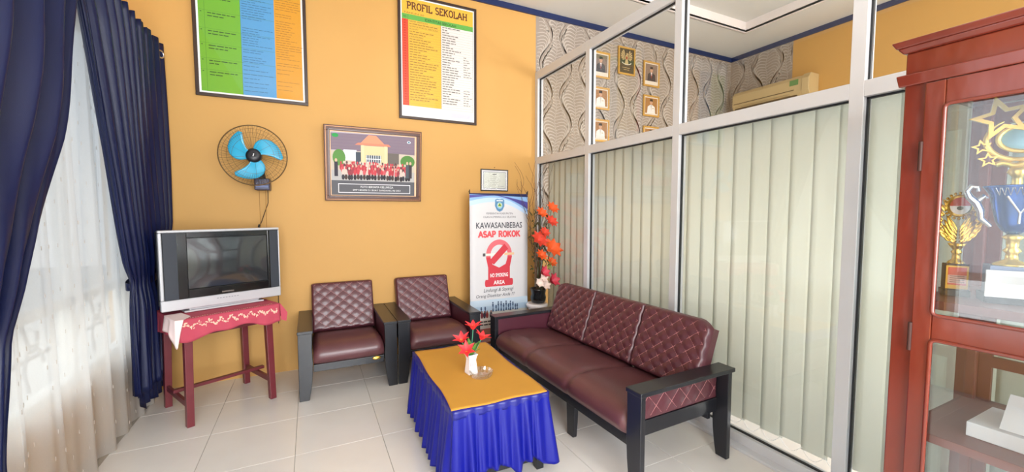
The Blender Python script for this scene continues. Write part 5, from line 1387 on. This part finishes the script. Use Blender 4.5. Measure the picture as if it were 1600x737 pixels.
# tall star trophy
ts = thing('star_trophy', 'tall trophy with golden star ring above a blue and silver cup', 'trophy', (1.95, 0.452, SZ), math.radians(-64))
ob('base', MB().box(-0.065, 0.065, -0.05, 0.05, 0.0, 0.03), P((46, 46, 54)), ts, bevel=0.002, local=True)
ob('base_block', MB().box(-0.055, 0.055, -0.042, 0.042, 0.03, 0.125), P((150, 160, 186)), ts, bevel=0.002, local=True)
ob('name_plate', MB().box(-0.066, 0.066, -0.056, -0.0505, 0.022, 0.112), M['paper'], ts, bevel=0.002, local=True, label='blank white card plate')
ob('cup_stem', MB().lathe([(0.045, 0.125), (0.04, 0.132), (0.016, 0.145), (0.014, 0.165), (0.022, 0.175), (0.014, 0.185), (0.016, 0.21), (0.026, 0.22), (0.014, 0.23)], 24), M['gold_pale'], ts, local=True)
ob('cup', MB().lathe([(0.014, 0.23), (0.03, 0.245), (0.042, 0.27), (0.05, 0.31), (0.058, 0.36), (0.072, 0.385), (0.076, 0.39), (0.07, 0.392), (0.052, 0.36)], 32), M['cup_blue'], ts, local=True)
Fc = MB()
for k in range(9):
    a = -PI / 2 + (k - 4) * 0.2
    Fc.tube([(0.0715 * math.cos(a - 0.08), 0.0715 * math.sin(a - 0.08), 0.383), (0.062 * math.cos(a), 0.062 * math.sin(a), 0.358), (0.0715 * math.cos(a + 0.08), 0.0715 * math.sin(a + 0.08), 0.383)], 0.002, 5)
for s in (-1, 1): Fc.tube([(0.03 * s, -0.052, 0.355), (0.0, -0.046, 0.30), (0.0, -0.040, 0.265)], 0.004, 6)
ob('cup_ornament', Fc, M['silver'], ts, local=True)
for s in (-1, 1):
    h = MB()
    h.tube([(s * 0.052, 0, 0.255), (s * 0.075, 0, 0.28), (s * 0.078, 0, 0.31), (s * 0.088, 0, 0.335), (s * 0.105, 0, 0.355), (s * 0.112, 0, 0.375), (s * 0.102, 0, 0.392), (s * 0.086, 0, 0.388), (s * 0.084, 0, 0.374)], [0.006, 0.009, 0.011, 0.012, 0.011, 0.009, 0.008, 0.006, 0.006], 8)
    h.tube([(s * 0.088, 0, 0.335), (s * 0.07, 0, 0.36), (s * 0.062, 0, 0.35)], [0.009, 0.007, 0.004], 8)
    ob('handle', h, M['silver'], ts, local=True)
ob('riser', MB().lathe([(0.02, 0.37), (0.012, 0.40), (0.012, 0.42), (0.025, 0.435), (0.018, 0.45)], 20), M['gold_pale'], ts, local=True)
rg = MB(); rc = 0.545
rg.tube([(0.010 + 0.058 * math.cos(2 * PI * k / 32), 0, rc + 0.042 * math.sin(2 * PI * k / 32)) for k in range(32)], 0.007, 8, close=True)
rg.tube([(0.075 * math.cos(math.radians(120 + 200 * k / 20)), 0.002, rc + 0.068 * math.sin(math.radians(120 + 200 * k / 20))) for k in range(21)], [0.003 + 0.006 * math.sin(PI * k / 20) for k in range(21)], 8)
rg.tube([(-0.05 + 0.012 * k, 0, 0.462 + 0.006 * math.sin(k * 1.3)) for k in range(10)], 0.010, 8)
ob('star_ring', rg, M['gold_pale'], ts, local=True)
ob('ring_disc', MB().lathe([(0.0, 0.0), (0.056, 0.0), (0.056, 0.003), (0.0, 0.003)], 32, (0.010, 0.002, rc), T=Matrix.Scale(0.72, 4, (0, 0, 1)) @ R90), P((150, 190, 204)), ts, local=True)
def add_star(cx_, cz_, r0, tilt, thick=0.008, hollow=True):
    m = MB(); P0 = star_poly(r0, r0 * 0.45, a0=PI / 2 + tilt); P1 = star_poly(r0 * 0.62, r0 * 0.28, a0=PI / 2 + tilt)
    n = len(P0); vs = []
    for y in (-thick, 0.0):
        vs += [(cx_ + a_, y, cz_ + b_) for a_, b_ in P0] + [(cx_ + a_, y, cz_ + b_) for a_, b_ in P1]
    fs = []
    for k in range(n):
        k2 = (k + 1) % n
        fs += [(k, k2, n + k2, n + k), (2 * n + k, 3 * n + k, 3 * n + k2, 2 * n + k2), (k, 2 * n + k, 2 * n + k2, k2), (n + k, n + k2, 3 * n + k2, 3 * n + k)]
    m.add(vs, fs); return m
ob('large_star', add_star(-0.045, rc + 0.070, 0.075, 0.25, 0.012), M['gold_pale'], ts, local=True)
for (cx_, cz_, r0, tl_) in ((-0.085, rc - 0.022, 0.026, 0.2), (-0.068, rc - 0.066, 0.026, 0.1), (0.045, rc + 0.062, 0.026, 0), (0.055, rc - 0.055, 0.024, 0.3)):
    ob('small_star', add_star(cx_, cz_, r0, tl_, 0.007), M['gold_pale'], ts, local=True)

# white boxes and papers on the lower shelves
pb = MB().box(1.88, 2.10, 0.18, 0.505, 0.729, 0.775)
ob('paper_box', pb, M['paper'], None, bevel=0.002, label='flat white box on the middle shelf of the cabinet', cat='box')
ob('paper_stack', MB().box(1.86, 2.12, 0.20, 0.50, 0.141, 0.30), M['paper'], None, bevel=0.002, label='stack of white paper on the cabinet floor', cat='paper')
ob('folded_card', MB().prism([(1.90, 0.777), (1.98, 0.870), (2.06, 0.777)], 0.20, 'y', 0.24), M['paper'], None, label='folded white card standing on the flat white box', cat='paper')
tl.scale = (0.78, 0.9, 0.93); ts.scale = (0.93, 0.93, 0.93)
